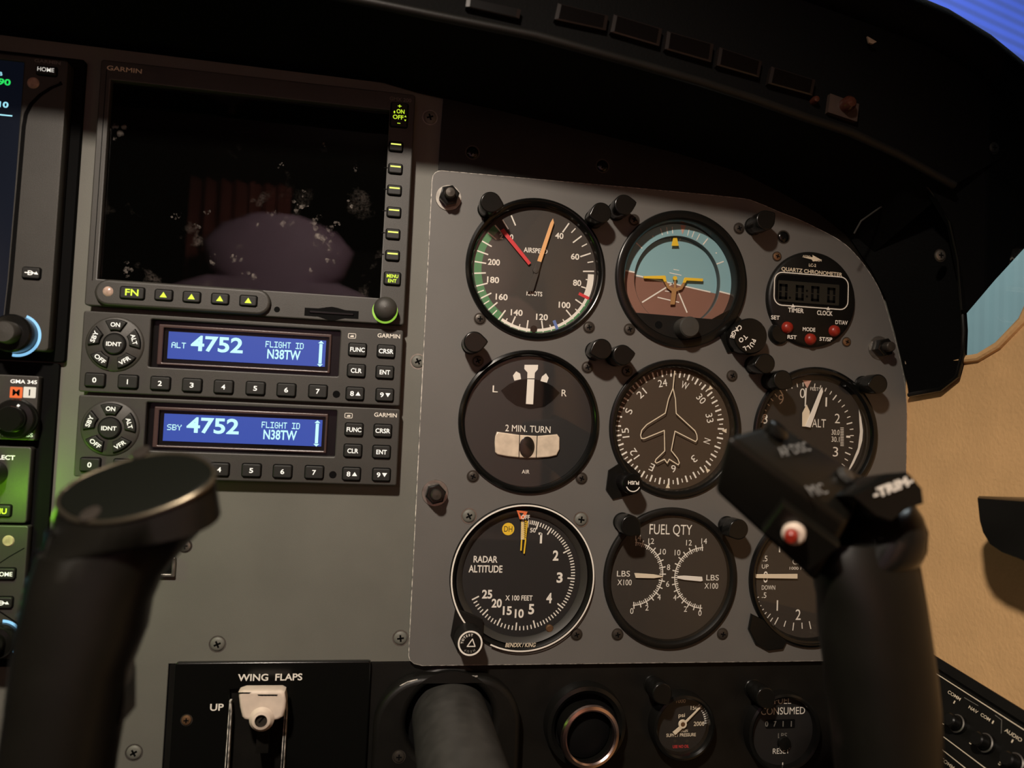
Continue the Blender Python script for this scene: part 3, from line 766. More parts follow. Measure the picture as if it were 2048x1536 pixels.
for s, a, q, h, wd in (('1', 1033, 368, 5.4, None), ('2', 1158, 515, 5.4, 3.2), ('3', 1192, 703, 5.4, 3.4), ('4', 1102, 878, 5.4, 3.2), ('5', 950, 972, 5.4, 3.2), ('10', 847, 1010, 4.5, 5), ('15', 745, 985, 4.5, 5), ('20', 655, 922, 4.5, 5.6), ('25', 573, 845, 4.5, 5.6),
                        ('RADAR', 560, 548, 3.5, 13.2), ('ALTITUDE', 560, 630, 3.8, 18.6), ('X 100 FEET', 845, 878, 2.7, 15.2), ("50'", 968, 300, 2.4, 3.8)):
    x, z = P(*z7(a, q), Y); d.text(s, x, z, h, Y - .03, M_WHITE, w=wd, bold=.03 if len(s) < 3 else .018)
x, z = P(*z7(1020, 345), Y); d.poly([(x - .6, z + 1.6), (x + 1.0, z + 1.6), (x + 1.0, z + .1), (x - .6, z + .5)], Y - .03, M_WHITE)
x, z = P(*z7(753, 290), Y); d.disc(x, z, 3.4, Y, M_YEL); d.text('DH', x, z, 3.0, Y - .02, M_DIALK, w=4.6, bold=.0)
x, z = P(*z7(1103, 1135), Y); obj('dial', d, g)
b = MB(); b.lathe(x, z, [(0.001, .4), (1.6, .4), (2.1, 1.0), (2.1, 2.3)], M_BRASS, 20); obj('screw', b, g)
b = MB(); b.plate(ZP(z7, [(825, 130), (918, 142), (888, 208), (850, 206)], -1), -1.2, -.95, M_ORGF, bevel=.08); b.poly(ZP(z7, [(846, 150), (886, 154), (864, 186)], -1.2), -1.23, M_DIALK); b.text('OFF', *P(*z7(900, 188), -1.25), 2.3, -1.26, M_WHITE, w=4.8, bold=.02); obj('warning_flag', b, g)
b = MB()
b.plate(ZP(z7, [(863, 220), (888, 208), (888, 380), (860, 380)], 1), .8, 1.2, M_CREAM, bevel=.1); b.plate(ZP(z7, [(893, 212), (922, 225), (905, 380), (886, 380)], 1), .8, 1.2, M_YEL, bevel=.1)
for i in range(9):
    q = 235 + i * 16; b.line(ZP(z7, [(889, q + 6), (912 - i, q - 4)], .7), .4, .75, M_DIALK); b.line(ZP(z7, [(864, q - 6), (886, q + 8)], .7), .4, .75, M_YEL)
b.line(ZP(z7, [(868, 380), (862, 475)], .8), .8, .9, M_YEL); b.line(ZP(z7, [(902, 380), (888, 500)], .8), .8, .9, M_YEL); b.line(ZP(z7, [(886, 380), (878, 480)], .8), .5, .95, M_DIALK)
obj('needle', b, g)
b = MB(); x, z = P(934, 1270, 0); b.plate([(x - 7, z + 15), (x + 8, z + 9), (x + 9, z - 2), (x + 3, z - 8.5), (x - 5, z - 8), (x - 9, z)], -2.2, .02, M_BLK, bevel=.6); obj('bezel_lug', b, g)
b = MB(); b.lathe(x, z, [(0.001, -15), (6.2, -15), (6.6, -14.6), (6.7, -8), (7.4, -6), (7.4, -2)], M_BLK, 44); b.arc(x, z, 5.6, 6.45, 0, 360, -15.05, M_WHITE, 48)
b.line([(x - 1.5, z - 1.6), (x + 2.6, z - 1.6), (x + 1.1, z + 2.2)], .5, -15.05, M_WHITE, close=True)
arctext(b, 'PUSH', x, z, 4.3, 215, -22, 1.2, -15.05, M_GREYTXT); arctext(b, 'TO', x, z, 4.3, 275, 20, 1.2, -15.05, M_WHITE); arctext(b, 'TEST', x, z, 4.3, 315, 18, 1.2, -15.05, M_WHITE)
obj('test_knob', b, g)

# --- fuel quantity
g, d, cx, cz = gauge('fu', 'fuel_quantity_gauge', 'twin scale fuel quantity gauge with two horizontal white needles', 34.8, 1.6, dial=M_DIAL, bez=M_BLK, glass_y=-1.0)
z8 = zoom(3.793, 1160, 990); Y = 1.6 - TY
def ft(s, a, q, h, wd): x, z = P(*z8(a, q), Y); d.text(s, x, z, h, Y, M_WHITE, w=wd, bold=.0)
ft('FUEL QTY', 690, 262, 5.6, 25.5)
for s, a, q in (('0', 393, 880), ('2', 508, 855), ('4', 600, 775), ('6', 665, 675), ('8', 672, 548), ('10', 630, 430), ('12', 540, 350), ('14', 442, 325), ('0', 910, 895), ('2', 800, 865), ('4', 720, 778), ('10', 740, 437), ('12', 827, 362), ('14', 942, 350)):
    ft(s, a, q, 3.1, 1.9 if len(s) == 1 else 3.4)
for s, a, q in (('LBS', 330, 597), ('X100', 338, 663), ('LBS', 1006, 627), ('X100', 996, 690)): ft(s, a, q, 3.1, 7.6 if s == 'LBS' else 8.3)
for sx, (a, q), rr, sg in ((0, (402, 598), 17.6, 1), (1, (935, 628), 17.2, -1)):
    x, z = P(*z8(a, q), Y)
    d.arc(x, z, rr - .25, rr + .25, (2 if sg > 0 else 180), (178 if sg > 0 else 358), Y, M_WHITE, 50)
    for i in range(43):
        an = (176 - i * 172 / 42) if sg > 0 else (184 + i * 172 / 42)
        big = i % 3 == 0
        d.tick(x, z, an, rr - (1.5 if not big else 1.9), rr + (0 if not big else 1.9), .62 if big else .42, Y - .01, M_WHITE)
obj('dial', d, g)
needle(ZP(z8, [(410, 592), (430, 592), (560, 601), (625, 614), (625, 622), (560, 631), (422, 628)], .8), .9, M_CREAM, g)
needle(ZP(z8, [(738, 614), (790, 611), (925, 620), (930, 650), (915, 655), (790, 643), (738, 632)], .8), .9, M_WHITE, g)

# --- vertical speed
g, d, cx, cz = gauge('vs', 'climb_rate_gauge', 'climb rate gauge with white needle at zero behind the right yoke', 35, 3.0, dial=M_DIAL, bez=M_BLKG)
Y = 3 - TY; x0, z0 = P(*z8(1665, 617), Y)
def ft(s, a, q, h, wd, mt=M_WHITE): x, z = P(*z8(a, q), Y); d.text(s, x, z, h, Y, mt, w=wd, bold=.0)
for s, a, q, h, wd in (('.5', 1405, 482, 3.2, 2.8), ('UP', 1405, 542, 2.4, 4.2), ('0', 1408, 622, 6.4, 3.0), ('DOWN', 1430, 702, 2.5, 8.4), ('.5', 1397, 760, 3.1, 2.8), ('1', 1497, 838, 6, .8), ('2', 1655, 908, 6, 3.3), ('CLIMB', 1690, 505, 3.4, 13), ('1000 FT', 1650, 556, 1.6, 10), ('1', 1515, 395, 6, .8), ('2', 1655, 330, 6, 3.3), ('4', 1850, 835, 6, 3.3)):
    ft(s, a, q, h, wd)
for i in range(-11, 12):
    a = 270 + i * 5.1; d.tick(x0, z0, a, 27.8 - (1 if i % 5 == 0 else 0) + 1.2, 31.6, .45, Y, M_WHITE)
for k in (1, -1):
    for a in (62, 73, 84, 95, 105, 120): d.tick(x0, z0, 270 - k * a, 27, 31.6 if a in (62, 84, 105) else 30.5, .55, Y, M_WHITE)
obj('dial', d, g)
needle(ZP(z8, [(1305, 614), (1335, 600), (1648, 598), (1648, 634), (1338, 630)], 1.8), 1.9, M_CREAM, g)
b = MB(); x, z = P(1528, 1268, 0); b.plate([(x - 9, z + 12), (x + 4, z + 6), (x + 13, z - 4), (x + 11, z - 8), (x + 2, z - 9), (x - 6, z - 5), (x - 10.5, z + 3)], -2.2, .02, M_PLAS, bevel=.6); obj('bezel_lug', b, g)

# --- oxygen pressure and fuel consumed
z9 = zoom(4.267, 1240, 1280)
cx, cz = P(*z9(545, 745), -4)
g = thing('oxygen_pressure_gauge', 'small supply pressure gauge in psi with white needle on black lower panel', 'gauge', (cx, 3.5, cz))
b = MB(); b.lathe(cx, cz, [(15.3, 0.5), (15.6, -4.5), (16.6, -5.6), (17.8, -5.2), (18.4, -4), (18.4, 3.5)], M_PLAS, 64); obj('bezel', b, g)
b = MB(); Y = 0.5; b.prism(circ(cx, cz, 15.4), Y + .1, Y + .9, M_DIALK)
def ot(s, a, q, h, wd, mt=M_CREAM, bold=.01): x, z = P(*z9(a, q), Y); b.text(s, x, z, h, Y, mt, w=wd, bold=bold)
ot('1000', 520, 520, 2.1, 5.6); ot('1500', 645, 578, 2.2, 5.8); ot('2000', 675, 714, 2.3, 6.4); ot('psi', 527, 640, 2.2, 3.8); ot('OXYGEN', 535, 775, 1.5, 6); ot('SUPPLY PRESSURE', 522, 810, 1.8, 17.5, bold=.015)
ot('USE NO OIL', 520, 908, 1.6, 9.6, M_RED); ot('MADE IN U.S.A.', 518, 978, .9, 7.4, M_GREYTXT)
x0, z0 = P(*z9(535, 718), Y)
for i in range(10): b.tick(x0, z0, 42 + i * 5.2, 12.0 if i in (0, 9) else 13, 15, .6, Y, M_WHITE)
for a, q in ((470, 862), (572, 862)): x, z = P(*z9(a, q), Y); b.disc(x, z, .9, Y, M_SCRK)
obj('dial', b, g)
b = MB(); b.plate(ZP(z9, [(705, 545), (690, 575), (565, 705), (555, 690)], -.6), -1, -.5, M_CREAM, bevel=.1); b.plate(ZP(z9, [(520, 725), (545, 740), (470, 810), (448, 785)], -.6), -1, -.5, M_CREAM, bevel=.1)
x0, z0 = P(*z9(535, 718), -.8); b.lathe(x0, z0, [(1.3, -1.2), (2.3, -1.2), (2.5, -.5)], M_CREAM, 28); b.lathe(x0, z0, [(0.001, -1.25), (1.3, -1.2)], M_BRASS, 20); obj('needle', b, g)
b = MB(); b.lathe(cx, cz, [(0.001, -3.5), (15.6, -3.5)], M_GLASS, 48); obj('glass', b, g)
cx, cz = P(*z9(1400, 790), -2)
g = thing('fuel_counter', 'round fuel consumed counter reading 0711 lbs on black lower panel', 'gauge', (cx, 3.5, cz))
b = MB(); b.lathe(cx, cz, [(19.4, 1), (19.8, -3.4), (21, -4.2), (22.2, -3.4), (22.4, 3.5)], M_PLAS, 72); obj('bezel', b, g)
b = MB(); Y = 0.6; b.prism(circ(cx, cz, 19.5), Y + .1, Y + .9, M_DIALK)
ot('FUEL', 1390, 515, 4.0, 10.4, M_WHITE, 0); ot('CONSUMED', 1392, 605, 4.0, 27.5, M_WHITE, 0); ot('LBS', 1387, 815, 2.8, 5.6, M_GREYTXT, .01); ot('RESET', 1376, 947, 3.0, 10.4, M_WHITE, 0)
x, z = P(*z9(1388, 1075), Y); b.poly([(x - .3, z - 2), (x + .3, z - 2), (x + .3, z + 2), (x - .3, z + 2)], Y, M_WHITE)
obj('dial', b, g)
b = MB(); x, z = P(*z9(1370, 715), 0.4); b.plate(rrect(x - 9, x + 9, z - 2.4, z + 2.4, .5), 0.3, .69, M_DEEP, bevel=.05)
Y = .25
for s, a in (('0', 1252), ('7', 1322), ('1', 1392), ('1', 1462)): ot(s, a, 715, 3.1, 1.9 if s != '1' else None, M_GREYTXT, .02)
obj('counter', b, g)
b = MB(); b.lathe(*P(*z9(1400, 880), 0), [(0.001, -1.5), (3.6, -1.2), (4, .6)], M_PLAS, 28); obj('reset_button', b, g)
b = MB(); b.lathe(cx, cz, [(0.001, -2.4), (19.8, -2.4)], M_GLASS, 48); obj('glass', b, g)

# ================================================================== POST LIGHTS
def tear(r, k=1.28):
    out = []
    for i in range(32):
        a = 2 * math.pi * i / 32; rr = r
        da = abs((a + math.pi) % (2 * math.pi) - math.pi)
        if da < 0.75: rr = r * min(1 / math.cos(0.75 - da) if da > .0 else k, k) if da > .12 else r * k
        out.append((rr * math.cos(a), rr * math.sin(a)))
    return out


def make_post():
    t = thing('post_light', '', 'lamp', (0, 0, 0), 'post lights around the gauges')
    b = MB(); b.lathe(0, 0, [(4.4, -8.5), (4.9, -8), (5.0, -1.2), (5.4, -.8), (5.4, 0.02)], M_PLAS, 32); obj('base', b, t)
    b = MB(); b.plate(tear(5.7), -15.5, -6.5, M_PLAS, bevel=.7, res=2); obj('hood', b, t)
    return t


POSTS = [(982, 404, -10, 'upper left of the airspeed gauge'), (1203, 425, 200, 'at the upper right rim of the airspeed gauge'), (1249, 409, 15, 'at the upper left of the blue attitude gauge'),
         (1532, 440, 40, 'at the upper right of the blue attitude gauge'), (949, 684, 5, 'at the upper left of the turn gauge'), (1204, 698, 200, 'at the upper right of the turn gauge'),
         (1246, 710, 10, 'at the upper left of the heading gauge'), (1532, 727, 190, 'below the cage knob, at the upper right of the heading gauge'), (1566, 760, -30, 'on the upper left rim of the altimeter'),
         (1758, 768, 190, 'at the upper right of the altimeter, near the plate edge'), (1262, 1052, -40, 'on the upper left rim of the fuel quantity gauge'), (1478, 1059, 210, 'at the upper right of the fuel quantity gauge')]
proto = make_post()
for i, (px, py, a, where) in enumerate(POSTS):
    t = proto if i == 0 else proto.copy()
    if i: sc.collection.objects.link(t)
    x, z = P(px, py, -15.5)
    t.location = (x * MM, 0, z * MM); t['base'] = (x, 0.0, z); t.rotation_euler = (0, math.radians(-a), 0)
    t['label'] = 'black post light ' + where
    if i:
        for chd in list(proto.children):
            c = chd.copy(); sc.collection.objects.link(c); c.parent = t
for px, py, yb, where in ((1325, 1388, 3.5, 'above the supply pressure gauge on the lower panel'), (1532, 1396, 3.5, 'above the fuel consumed counter on the lower panel')):
    t = proto.copy(); sc.collection.objects.link(t); x, z = P(px, py, -12); t.location = (x * MM, yb * MM, z * MM); t['label'] = 'black post light ' + where
    t.rotation_euler = (0, math.radians(60), 0)
    for chd in list(proto.children):
        c = chd.copy(); sc.collection.objects.link(c); c.parent = t

# ================================================================== RADIOS
def key(parent, cx, cz, w_, h_, y, legend=(), r=1.0, name='key', lmat=None, th=1.6, kmat=None):
    b = MB(); lm = lmat or M_LEG
    b.plate(rrect(cx - w_ / 2 - .45, cx + w_ / 2 + .45, cz - h_ / 2 - .45, cz + h_ / 2 + .45, r + .3), y - .06, y + .3, M_DEEP, bevel=.02)
    b.plate(rrect(cx - w_ / 2, cx + w_ / 2, cz - h_ / 2, cz + h_ / 2, r), y - th, y + .3, kmat or M_KEY, bevel=.55, res=2)
    for it in legend:
        if it[0] == 'tri':
            _, dx, dz, s, up = it; k = 1 if up else -1
            b.poly([(cx + dx - s, cz + dz - k * s * .7), (cx + dx + s, cz + dz - k * s * .7), (cx + dx, cz + dz + k * s * .9)], y - th - .05, lm)
        elif it[0] == 'bar':
            _, dx, dz, ww, hh = it; b.poly([(cx + dx - ww / 2, cz + dz - hh / 2), (cx + dx + ww / 2, cz + dz - hh / 2), (cx + dx + ww / 2, cz + dz + hh / 2), (cx + dx - ww / 2, cz + dz + hh / 2)], y - th - .05, lm)
        else:
            s, dx, dz, hh, ww, rot = it; b.text(s, cx + dx, cz + dz, hh, y - th - .05, lm, w=ww, bold=.018, rot=rot)
    return obj(name, b, parent)


# --- multifunction display
FY = -6.0
mfd = thing('multifunction_display', 'large dark multifunction display with a lime lit key column on its right', 'display', (-68, 3, 108))
X0, X1, ZB, ZT = -147.6, 10, 46.2, 171
sx0, sx1, sz0, sz1 = -142.4, -3.3, 59.8, 161
b = MB(); b.plate(rrect(X0, X1, ZB, ZT, 1.6), FY, -1.2, M_RAD, holes=[[(sx0, sz0), (sx1, sz0), (sx1, sz1), (sx0, sz1)]], bevel=.6)
b.plate(rrect(X0 + .9, X1 - .9, ZB + .9, ZT - .9, 1), -1.6, 3, M_BLK, bevel=.2)
b.line([(sx0 - 2.2, sz0 - 1), (sx0 - 2.2, sz1 + 5)], .35, FY - .03, M_DEEP)
x, z = P(554, 619, FY); b.disc(x, z, 1.5, FY - .04, M_DEEP)
b.text('GARMIN', *P(249, 139, FY), 2.3, FY - .05, M_CREAM, w=16.5, bold=.015); b.text('GMX 200', *P(801, 199, FY), 1.9, FY - .05, M_GREYTXT, w=11.5, bold=.01)
for px, py in ((769, 291), (768, 335), (767, 378), (765, 421), (763, 465), (761, 508)):
    x, z = P(px, py, FY); b.poly([(x, z - .25), (x + 2, z - .25), (x + 2, z + .25), (x, z + .25)], FY - .04, M_DEEP)
obj('bezel', b, mfd)
b = MB(); b.box(sx0, sx1, -1.7, -1.2, sz0, sz1, M_SCR); scr = obj('screen', b, mfd)
b = MB(); b.poly([(sx0, sz0), (sx1, sz0), (sx1, sz1), (sx0, sz1)], -2.6, M_SMUDGE); gl_ = obj('screen_glass', b, scr)
b = MB()
for px, py, rr, n_ in ((600, 412, 4.2, 9), (575, 445, 3.2, 8), (640, 470, 6.5, 10), (665, 510, 5.0, 8), (560, 330, 1.8, 6), (608, 385, 2.4, 6), (628, 440, 4.5, 8), (474, 520, 3.6, 8), (500, 548, 4.2, 8), (620, 535, 3.0, 6), (240, 262, 5.0, 8), (355, 430, 3.2, 7), (412, 428, 2.6, 6), (695, 410, 2.8, 6), (672, 450, 2.6, 6), (545, 425, 2.6, 6), (650, 290, 1.6, 5), (512, 448, 2.2, 6), (430, 520, 3.0, 7), (715, 335, 2.2, 6), (395, 450, 2.8, 6), (250, 540, 4.0, 8)):
    for q in range(n_):
        x, z = P(px, py, -2.7); a = random.uniform(0, 6.28); d_ = rr * random.random() ** .7; r_ = rr * random.uniform(.12, .42)
        x += d_ * math.cos(a); z += d_ * math.sin(a)
        b.poly([(x + r_ * random.uniform(.5, 1.2) * math.cos(k * .7854), z + r_ * random.uniform(.5, 1.2) * math.sin(k * .7854)) for k in range(8)], -2.66 - .004 * q, M_SMEAR)
obj('fingerprints', b, scr, smooth=0)['kind'] = 'stuff'
zz3 = zoom(3.657, 0, 440)
a0 = P(*zz3(700, 540), FY); a1 = P(*zz3(1985, 600), FY); zc_ = (a0[1] + a1[1]) / 2
b = MB(); b.plate(rrect(a0[0], a1[0], zc_ - 6.6, zc_ + 6.6, 6.5), FY - 2.6, FY + .3, M_RAD, bevel=1.5, res=3); obj('key_pod', b, mfd)
b = MB(); x, z = P(*zz3(790, 522), FY - 2.6); b.lathe(x, z, [(0.001, FY - 3.3), (1.6, FY - 3.2), (2.2, FY - 2.8), (2.7, FY - 2.4)], M_SENSOR, 24); obj('light_sensor', b, mfd)
x, z = P(*zz3(968, 535), FY - 3); key(mfd, x, z, 11.2, 5.8, FY - 2.6, [('FN', 0, 0.3, 3.2, 6.2, 0)], lmat=M_LIME, th=1.2)
for a, q in ((1198, 550), (1403, 564), (1610, 578), (1817, 592)):
    x, z = P(*zz3(a, q), FY - 3); key(mfd, x, z, 8.2, 5.2, FY - 2.6, [('tri', 0, 0, 1.7, True)], lmat=M_LIME, th=1.2)
zz2 = zoom(4.876, 500, 160)
x, z = P(*zz2(1455, 345), FY)
key(mfd, x, z, 8.8, 13, FY, [('+', 0, 4.4, 2.0, 2, 0), ('ON', .6, 1.6, 2.2, 4.2, 0), ('OFF', -.5, -1.6, 2.2, 5.6, 0), ('tri', -2.6, 1.2, .6, True), ('bar', -2.6, .8, .5, 1.2), ('tri', 3.3, -.8, .6, True), ('tri', 3.3, -3, .6, False), ('bar', 0, -4.9, 1.6, .4)], lmat=M_LIME, name='power_rocker')
for px, py in ((792, 292.5), (791, 337), (789, 380), (788, 424), (786, 468), (785, 511)):
    x, z = P(px, py, FY - 1); key(mfd, x, z, 7.0, 5.2, FY, [('bar', 0, .9, 5.4, .75)], lmat=M_LIME2, th=1.6)
x, z = P(784.8, 557, FY - 1); key(mfd, x, z, 8.4, 6.6, FY, [('MENU', 0, 1.2, 1.8, 6, 0), ('ENT', 0, -1.3, 1.8, 4.4, 0)], lmat=M_LIME)
b = MB(); sl = zoom(6.827, 560, 560)
x0, z0 = P(*sl(335, 432), FY); x1, z1_ = P(*sl(1073, 480), FY); zm = (z0 + z1_) / 2
pts = [(x0, zm - 2.1), (x0 + 7, zm - 2.2), (x0 + 11, zm - 3.3), ((x0 + x1) / 2, zm - 3.8), (x1 - 11, zm - 3.3), (x1 - 7, zm - 2.2), (x1, zm - 2.1), (x1, zm + 2.1), (x1 - 7, zm + 2.2), (x1 - 11, zm + 3.1), ((x0 + x1) / 2, zm + 3.5), (x0 + 11, zm + 3.1), (x0 + 7, zm + 2.2), (x0, zm + 2.1)]
b.plate(pts, FY - .08, FY + .3, M_DEEP, bevel=.05); b.plate(rrect(x0 + 2.5, x1 - 2.5, zm - .5, zm + .7, .4), FY - .6, FY + .2, M_BLKG, bevel=.25); obj('card_slot', b, mfd)
b = MB(); x, z = P(770, 622, FY); b.arc(x, z, 5.6, 6.7, 0, 360, FY - .1, M_GREEN_RING, 48)
x, z = P(772, 615, FY - 9)
prof = [(0.001, FY - 10.5)] + [(6.1 * math.sin(t), FY - 6.8 - 3.7 * math.cos(t)) for t in (.3, .6, .9, 1.2, 1.5)] + [(6.1, FY - 5), (5.2, FY - 4), (5.2, FY)]
b.lathe(x - .3, z - .2, prof, M_RAD, 44); obj('knob', b, mfd)

# --- transponders
GY = -5.0


def transponder(dx, dz, mode, label, loc_name):
    t = thing('transponder', label, 'radio', (-68 + dx, 3, 23 + dz), 'stacked transponders')
    z3 = zoom(3.657, 0, 440); z4_ = zoom(5.12, 500, 520)
    def q3(a, q, Y=GY - 1): x, z = P(*z3(a, q), Y); return x + dx, z + dz
    def q4(a, q, Y=GY - 1): x, z = P(*z4_(a, q), Y); return x + dx, z + dz
    x0, x1, zb, zt = -148 + dx, 10 + dx, 3.2 + dz, 43.6 + dz
    dl = q3(1105, 740, GY)[0]; dr = q4(925, 800, GY)[0]; dt = q3(1500, 748, GY)[1]; db = q3(1500, 1095, GY)[1]
    b = MB(); b.plate(rrect(x0, x1, zb, zt, 1.2), GY, 3, M_RAD, holes=[rrect(dl, dr, db, dt, .8)], bevel=.6)
    x, z = q4(885, 1375, GY); b.disc(x, z, 1.9, GY - .04, M_DEEP)
    x, z = q4(1422, 777, GY); b.text('GARMIN', x, z, 2.1, GY - .04, M_WHITE, w=11.8, bold=.015)
    x, z = q4(1045, 777, GY)
    b.line(rrect(x - 1.9, x + 1.9, z - 1.2, z + 1.2, .5), .3, GY - .04, M_WHITE, close=True); b.poly([(x - .9, z - .6), (x + .9, z - .6), (x + .9, z + .3), (x - .2, z + .3), (x - .9, z - .1)], GY - .04, M_WHITE)
    obj('faceplate', b, t)
    b = MB(); b.plate(rrect(dl - .1, dr + .1, db - .1, dt + .1, .8), -.6, 2, M_BLKG, bevel=.05)
    # sloping inner surround
    lx0, lzt = q3(1232, 812, -2.0); lx1, lzb = q4(764, 1092, -2.0)
    lzt = (q3(1235, 812, -2)[1] + q4(775, 826, -2)[1]) / 2; lzb = (q3(1230, 1010, -2)[1] + q4(755, 1095, -2)[1]) / 2
    fr = rrect(dl + 3.2, dr - 4.6, db + 1.5, dt - 2.0, .5); inn = rrect(lx0 - 2.2, lx1 + 1.6, lzb - 2.2, lzt + 1.6, .4)
    b.plate(fr, -2.6, -.6, M_FRAME, holes=[inn], bevel=.5, res=2); obj('display_frame', b, t)
    b = MB(); b.box(lx0, lx1, -1.2, -.6, lzb, lzt, M_LCD); Y = -1.3
    hL = lzt - lzb
    x, z = q3(1307, 916, Y); b.pixels(mode, x, z, 2.9, Y, M_LCDT, 6.9)
    x, z = q3(1588, 908, Y); b.text('4752', x, z, 7.6, Y, M_LCDT, w=25.6, bold=.025)
    x, z = q4(355, 872, Y); b.pixels('FLIGHT ID', x, z, 3.2, Y, M_LCDT, 19.2)
    x, z = q4(348, 968, Y); b.text('N38TW', x, z, 4.8, Y, M_LCDT, w=16.8, bold=.02)
    x, z = q4(722, 960, Y); b.poly([(x - .8, z - 5.2), (x + .8, z - 5.2), (x + .8, z + 5.2), (x - .8, z + 5.2)], Y, M_LCDT)
    b.poly([(x - 1.5, z + 5.5), (x + 1.5, z + 5.5), (x, z + 6.9)], Y, M_LCDT); b.poly([(x - 1.5, z - 5.5), (x + 1.5, z - 5.5), (x, z - 6.9)], Y, M_LCDT)
    obj('display', b, t)
    # mode keys
    cx, cz = q3(838, 908, GY - .8)
    b = MB(); b.lathe(cx, cz, [(0.001, GY - .8), (12.9, GY - .8), (13.7, GY - .3), (13.9, GY + .1)], M_RAD, 72); obj('mode_ring', b, t)
    b = MB(); b.lathe(cx, cz, [(0.001, GY - 2.1), (4.5, GY - 2.1), (5.1, GY - 1.5), (5.2, GY - .7)], M_KEY, 40); b.arc(cx, cz, 5.2, 5.7, 0, 360, GY - .85, M_DEEP, 40)
    b.text('IDNT', cx, cz, 2.0, GY - 2.15, M_LEG, w=7, bold=.018); obj('key', b, t)
    for i, (s, w_) in enumerate((('ON', 4.4), ('ALT', 5.4), ('VFR', 5.8), ('OFF', 5.8), ('SBY', 5.8))):
        am = 72 * i + 1; pts = []
        for k in range(9): a = math.radians(am - 24 + 48 * k / 8); pts.append((cx + 12.2 * math.sin(a), cz + 12.2 * math.cos(a)))
        for k in range(9): a = math.radians(am + 19 - 38 * k / 8); pts.append((cx + 7.0 * math.sin(a), cz + 7.0 * math.cos(a)))
        b = MB(); b.plate(pts, GY - 2.1, GY - .7, M_KEY, bevel=.5, res=2); b.line(pts, .55, GY - .84, M_DEEP, close=True)
        a = math.radians(am); rot = -am if i in (0, 1) else (180 - am if i in (2, 3) else 360 - am)
        b.text(s, cx + 9.7 * math.sin(a), cz + 9.7 * math.cos(a), 2.1, GY - 2.15, M_LEG, w=w_, bold=.018, rot=rot); obj('key', b, t)
    for s, (x, z) in zip('01234567', [q3(693, 1170), q3(935, 1183), q3(1172, 1195), q3(1404, 1208), q3(1635, 1221), q3(1868, 1231), q4(372, 1331), q4(695, 1345)]):
        key(t, x, z, 9.2, 6.5, GY, [(s, 0, 0, 2.4, 1.9 if s != '1' else None, 0)])
    x, z = q4(1075, 1368); key(t, x, z, 9.0, 6.5, GY, [('8', -1.5, 0, 2.4, 1.9, 0), ('tri', 1.6, -.1, 1.3, True)])
    x, z = q4(1380, 1382); key(t, x, z, 9.0, 6.5, GY, [('9', -1.5, 0, 2.4, 1.9, 0), ('tri', 1.6, .1, 1.3, False)])
    for s, (a, q), w_ in (('FUNC', (1101, 918), 7.5), ('CRSR', (1394, 935), 7.6), ('CLR', (1089, 1133), 5.6), ('ENT', (1381, 1150), 5.4)):
        x, z = q4(a, q); key(t, x, z, 9.0, 6.5, GY, [(s, 0, 0, 2.3, w_, 0)])
    return t


transponder(0, 0, 'ALT', 'upper transponder of the stacked pair, blue display showing ALT 4752', 'a')
o1 = P(190, 760, GY); o2 = P(177, 929, GY)
transponder(0.4, o2[1] - o1[1], 'SBY', 'lower transponder of the stacked pair, blue display showing SBY 4752', 'b')

# --- left stack: navigator
LY = -9.0
zl1 = zoom(4.518, 0, 80); zl2 = zoom(3.84, 0, 600); zl3 = zoom(3.413, 0, 950)
fr_x = -164.5
tray = thing('radio_tray', 'black mounting tray behind the radio stack at the left edge', 'tray', (-220, 3, 0))
b = MB(); tx = P(152, 420, 1)[0]; b.plate(rrect(-262, tx, 17.5, 172, 1.5), -.5, 3, M_DEEP, bevel=.3); b.plate(rrect(-262, P(111, 850, 1)[0], -133, 16.8, 1.5), .5, 3, M_DEEP, bevel=.3); obj('frame', b, tray)
nav = thing('touchscreen_navigator', 'tall touchscreen navigator with HOME key cut off by the left edge', 'radio', (-215, 3, 95))
scr_r = P(27, 400, LY)[0]
b = MB(); b.plate(rrect(-262, P(117, 400, LY)[0], 22, P(60, 112, LY)[1], 2.0), LY, -.5, M_RAD, holes=[rrect(-255, scr_r, 30, 164, .5)], bevel=.8)
gp = [P(*zl1(a, q), LY) for a, q in ((560, 388), (470, 425), (370, 490), (285, 575), (235, 670), (215, 780), (205, 900))] + [P(22, 560, LY), P(13, 640, LY)]
b.line(gp, 1.9, LY - .05, M_DEEP); b.line([(x - 1.3, z) for x, z in gp], .4, LY - .07, M_RAD)
b.text('GARMIN', *P(*zl1(430, 197), LY), 1.6, LY - .05, M_GREYTXT, w=12, bold=.03)
obj('bezel', b, nav)
b = MB(); b.box(-255, scr_r, LY + 1, LY + 2, 30, 164, M_NAVY); Y = LY + .9
b.text('90', *P(*zl1(40, 378), Y), 3.0, Y, M_LGRN, w=5.6, bold=.03); b.text('110', *P(*zl1(8, 580), Y), 2.8, Y, M_LCYN, w=6.8, bold=.03); b.text('B', *P(*zl1(8, 305), Y), 1.8, Y, M_LCYN, w=1.4)
x, z = P(*zl1(50, 680), Y); b.poly([(x - 20, z - .3), (x + 3.0, z - .3), (x + 3.0, z + .3), (x - 20, z + .3)], Y, M_LCYN)
obj('screen', b, nav)
x, z = P(*zl1(418, 275), LY - 1); key(nav, x, z, 9, 4.4, LY, [('HOME', 0, .2, 2.0, 7.6, 0)])
b = MB(); x, z = P(*zl1(300, 388), LY); b.lathe(x, z, [(0.001, LY - .6), (2.3, LY - .5), (2.6, LY - .1), (3.0, LY + .1)], M_SENSOR, 24); obj('light_sensor', b, nav)
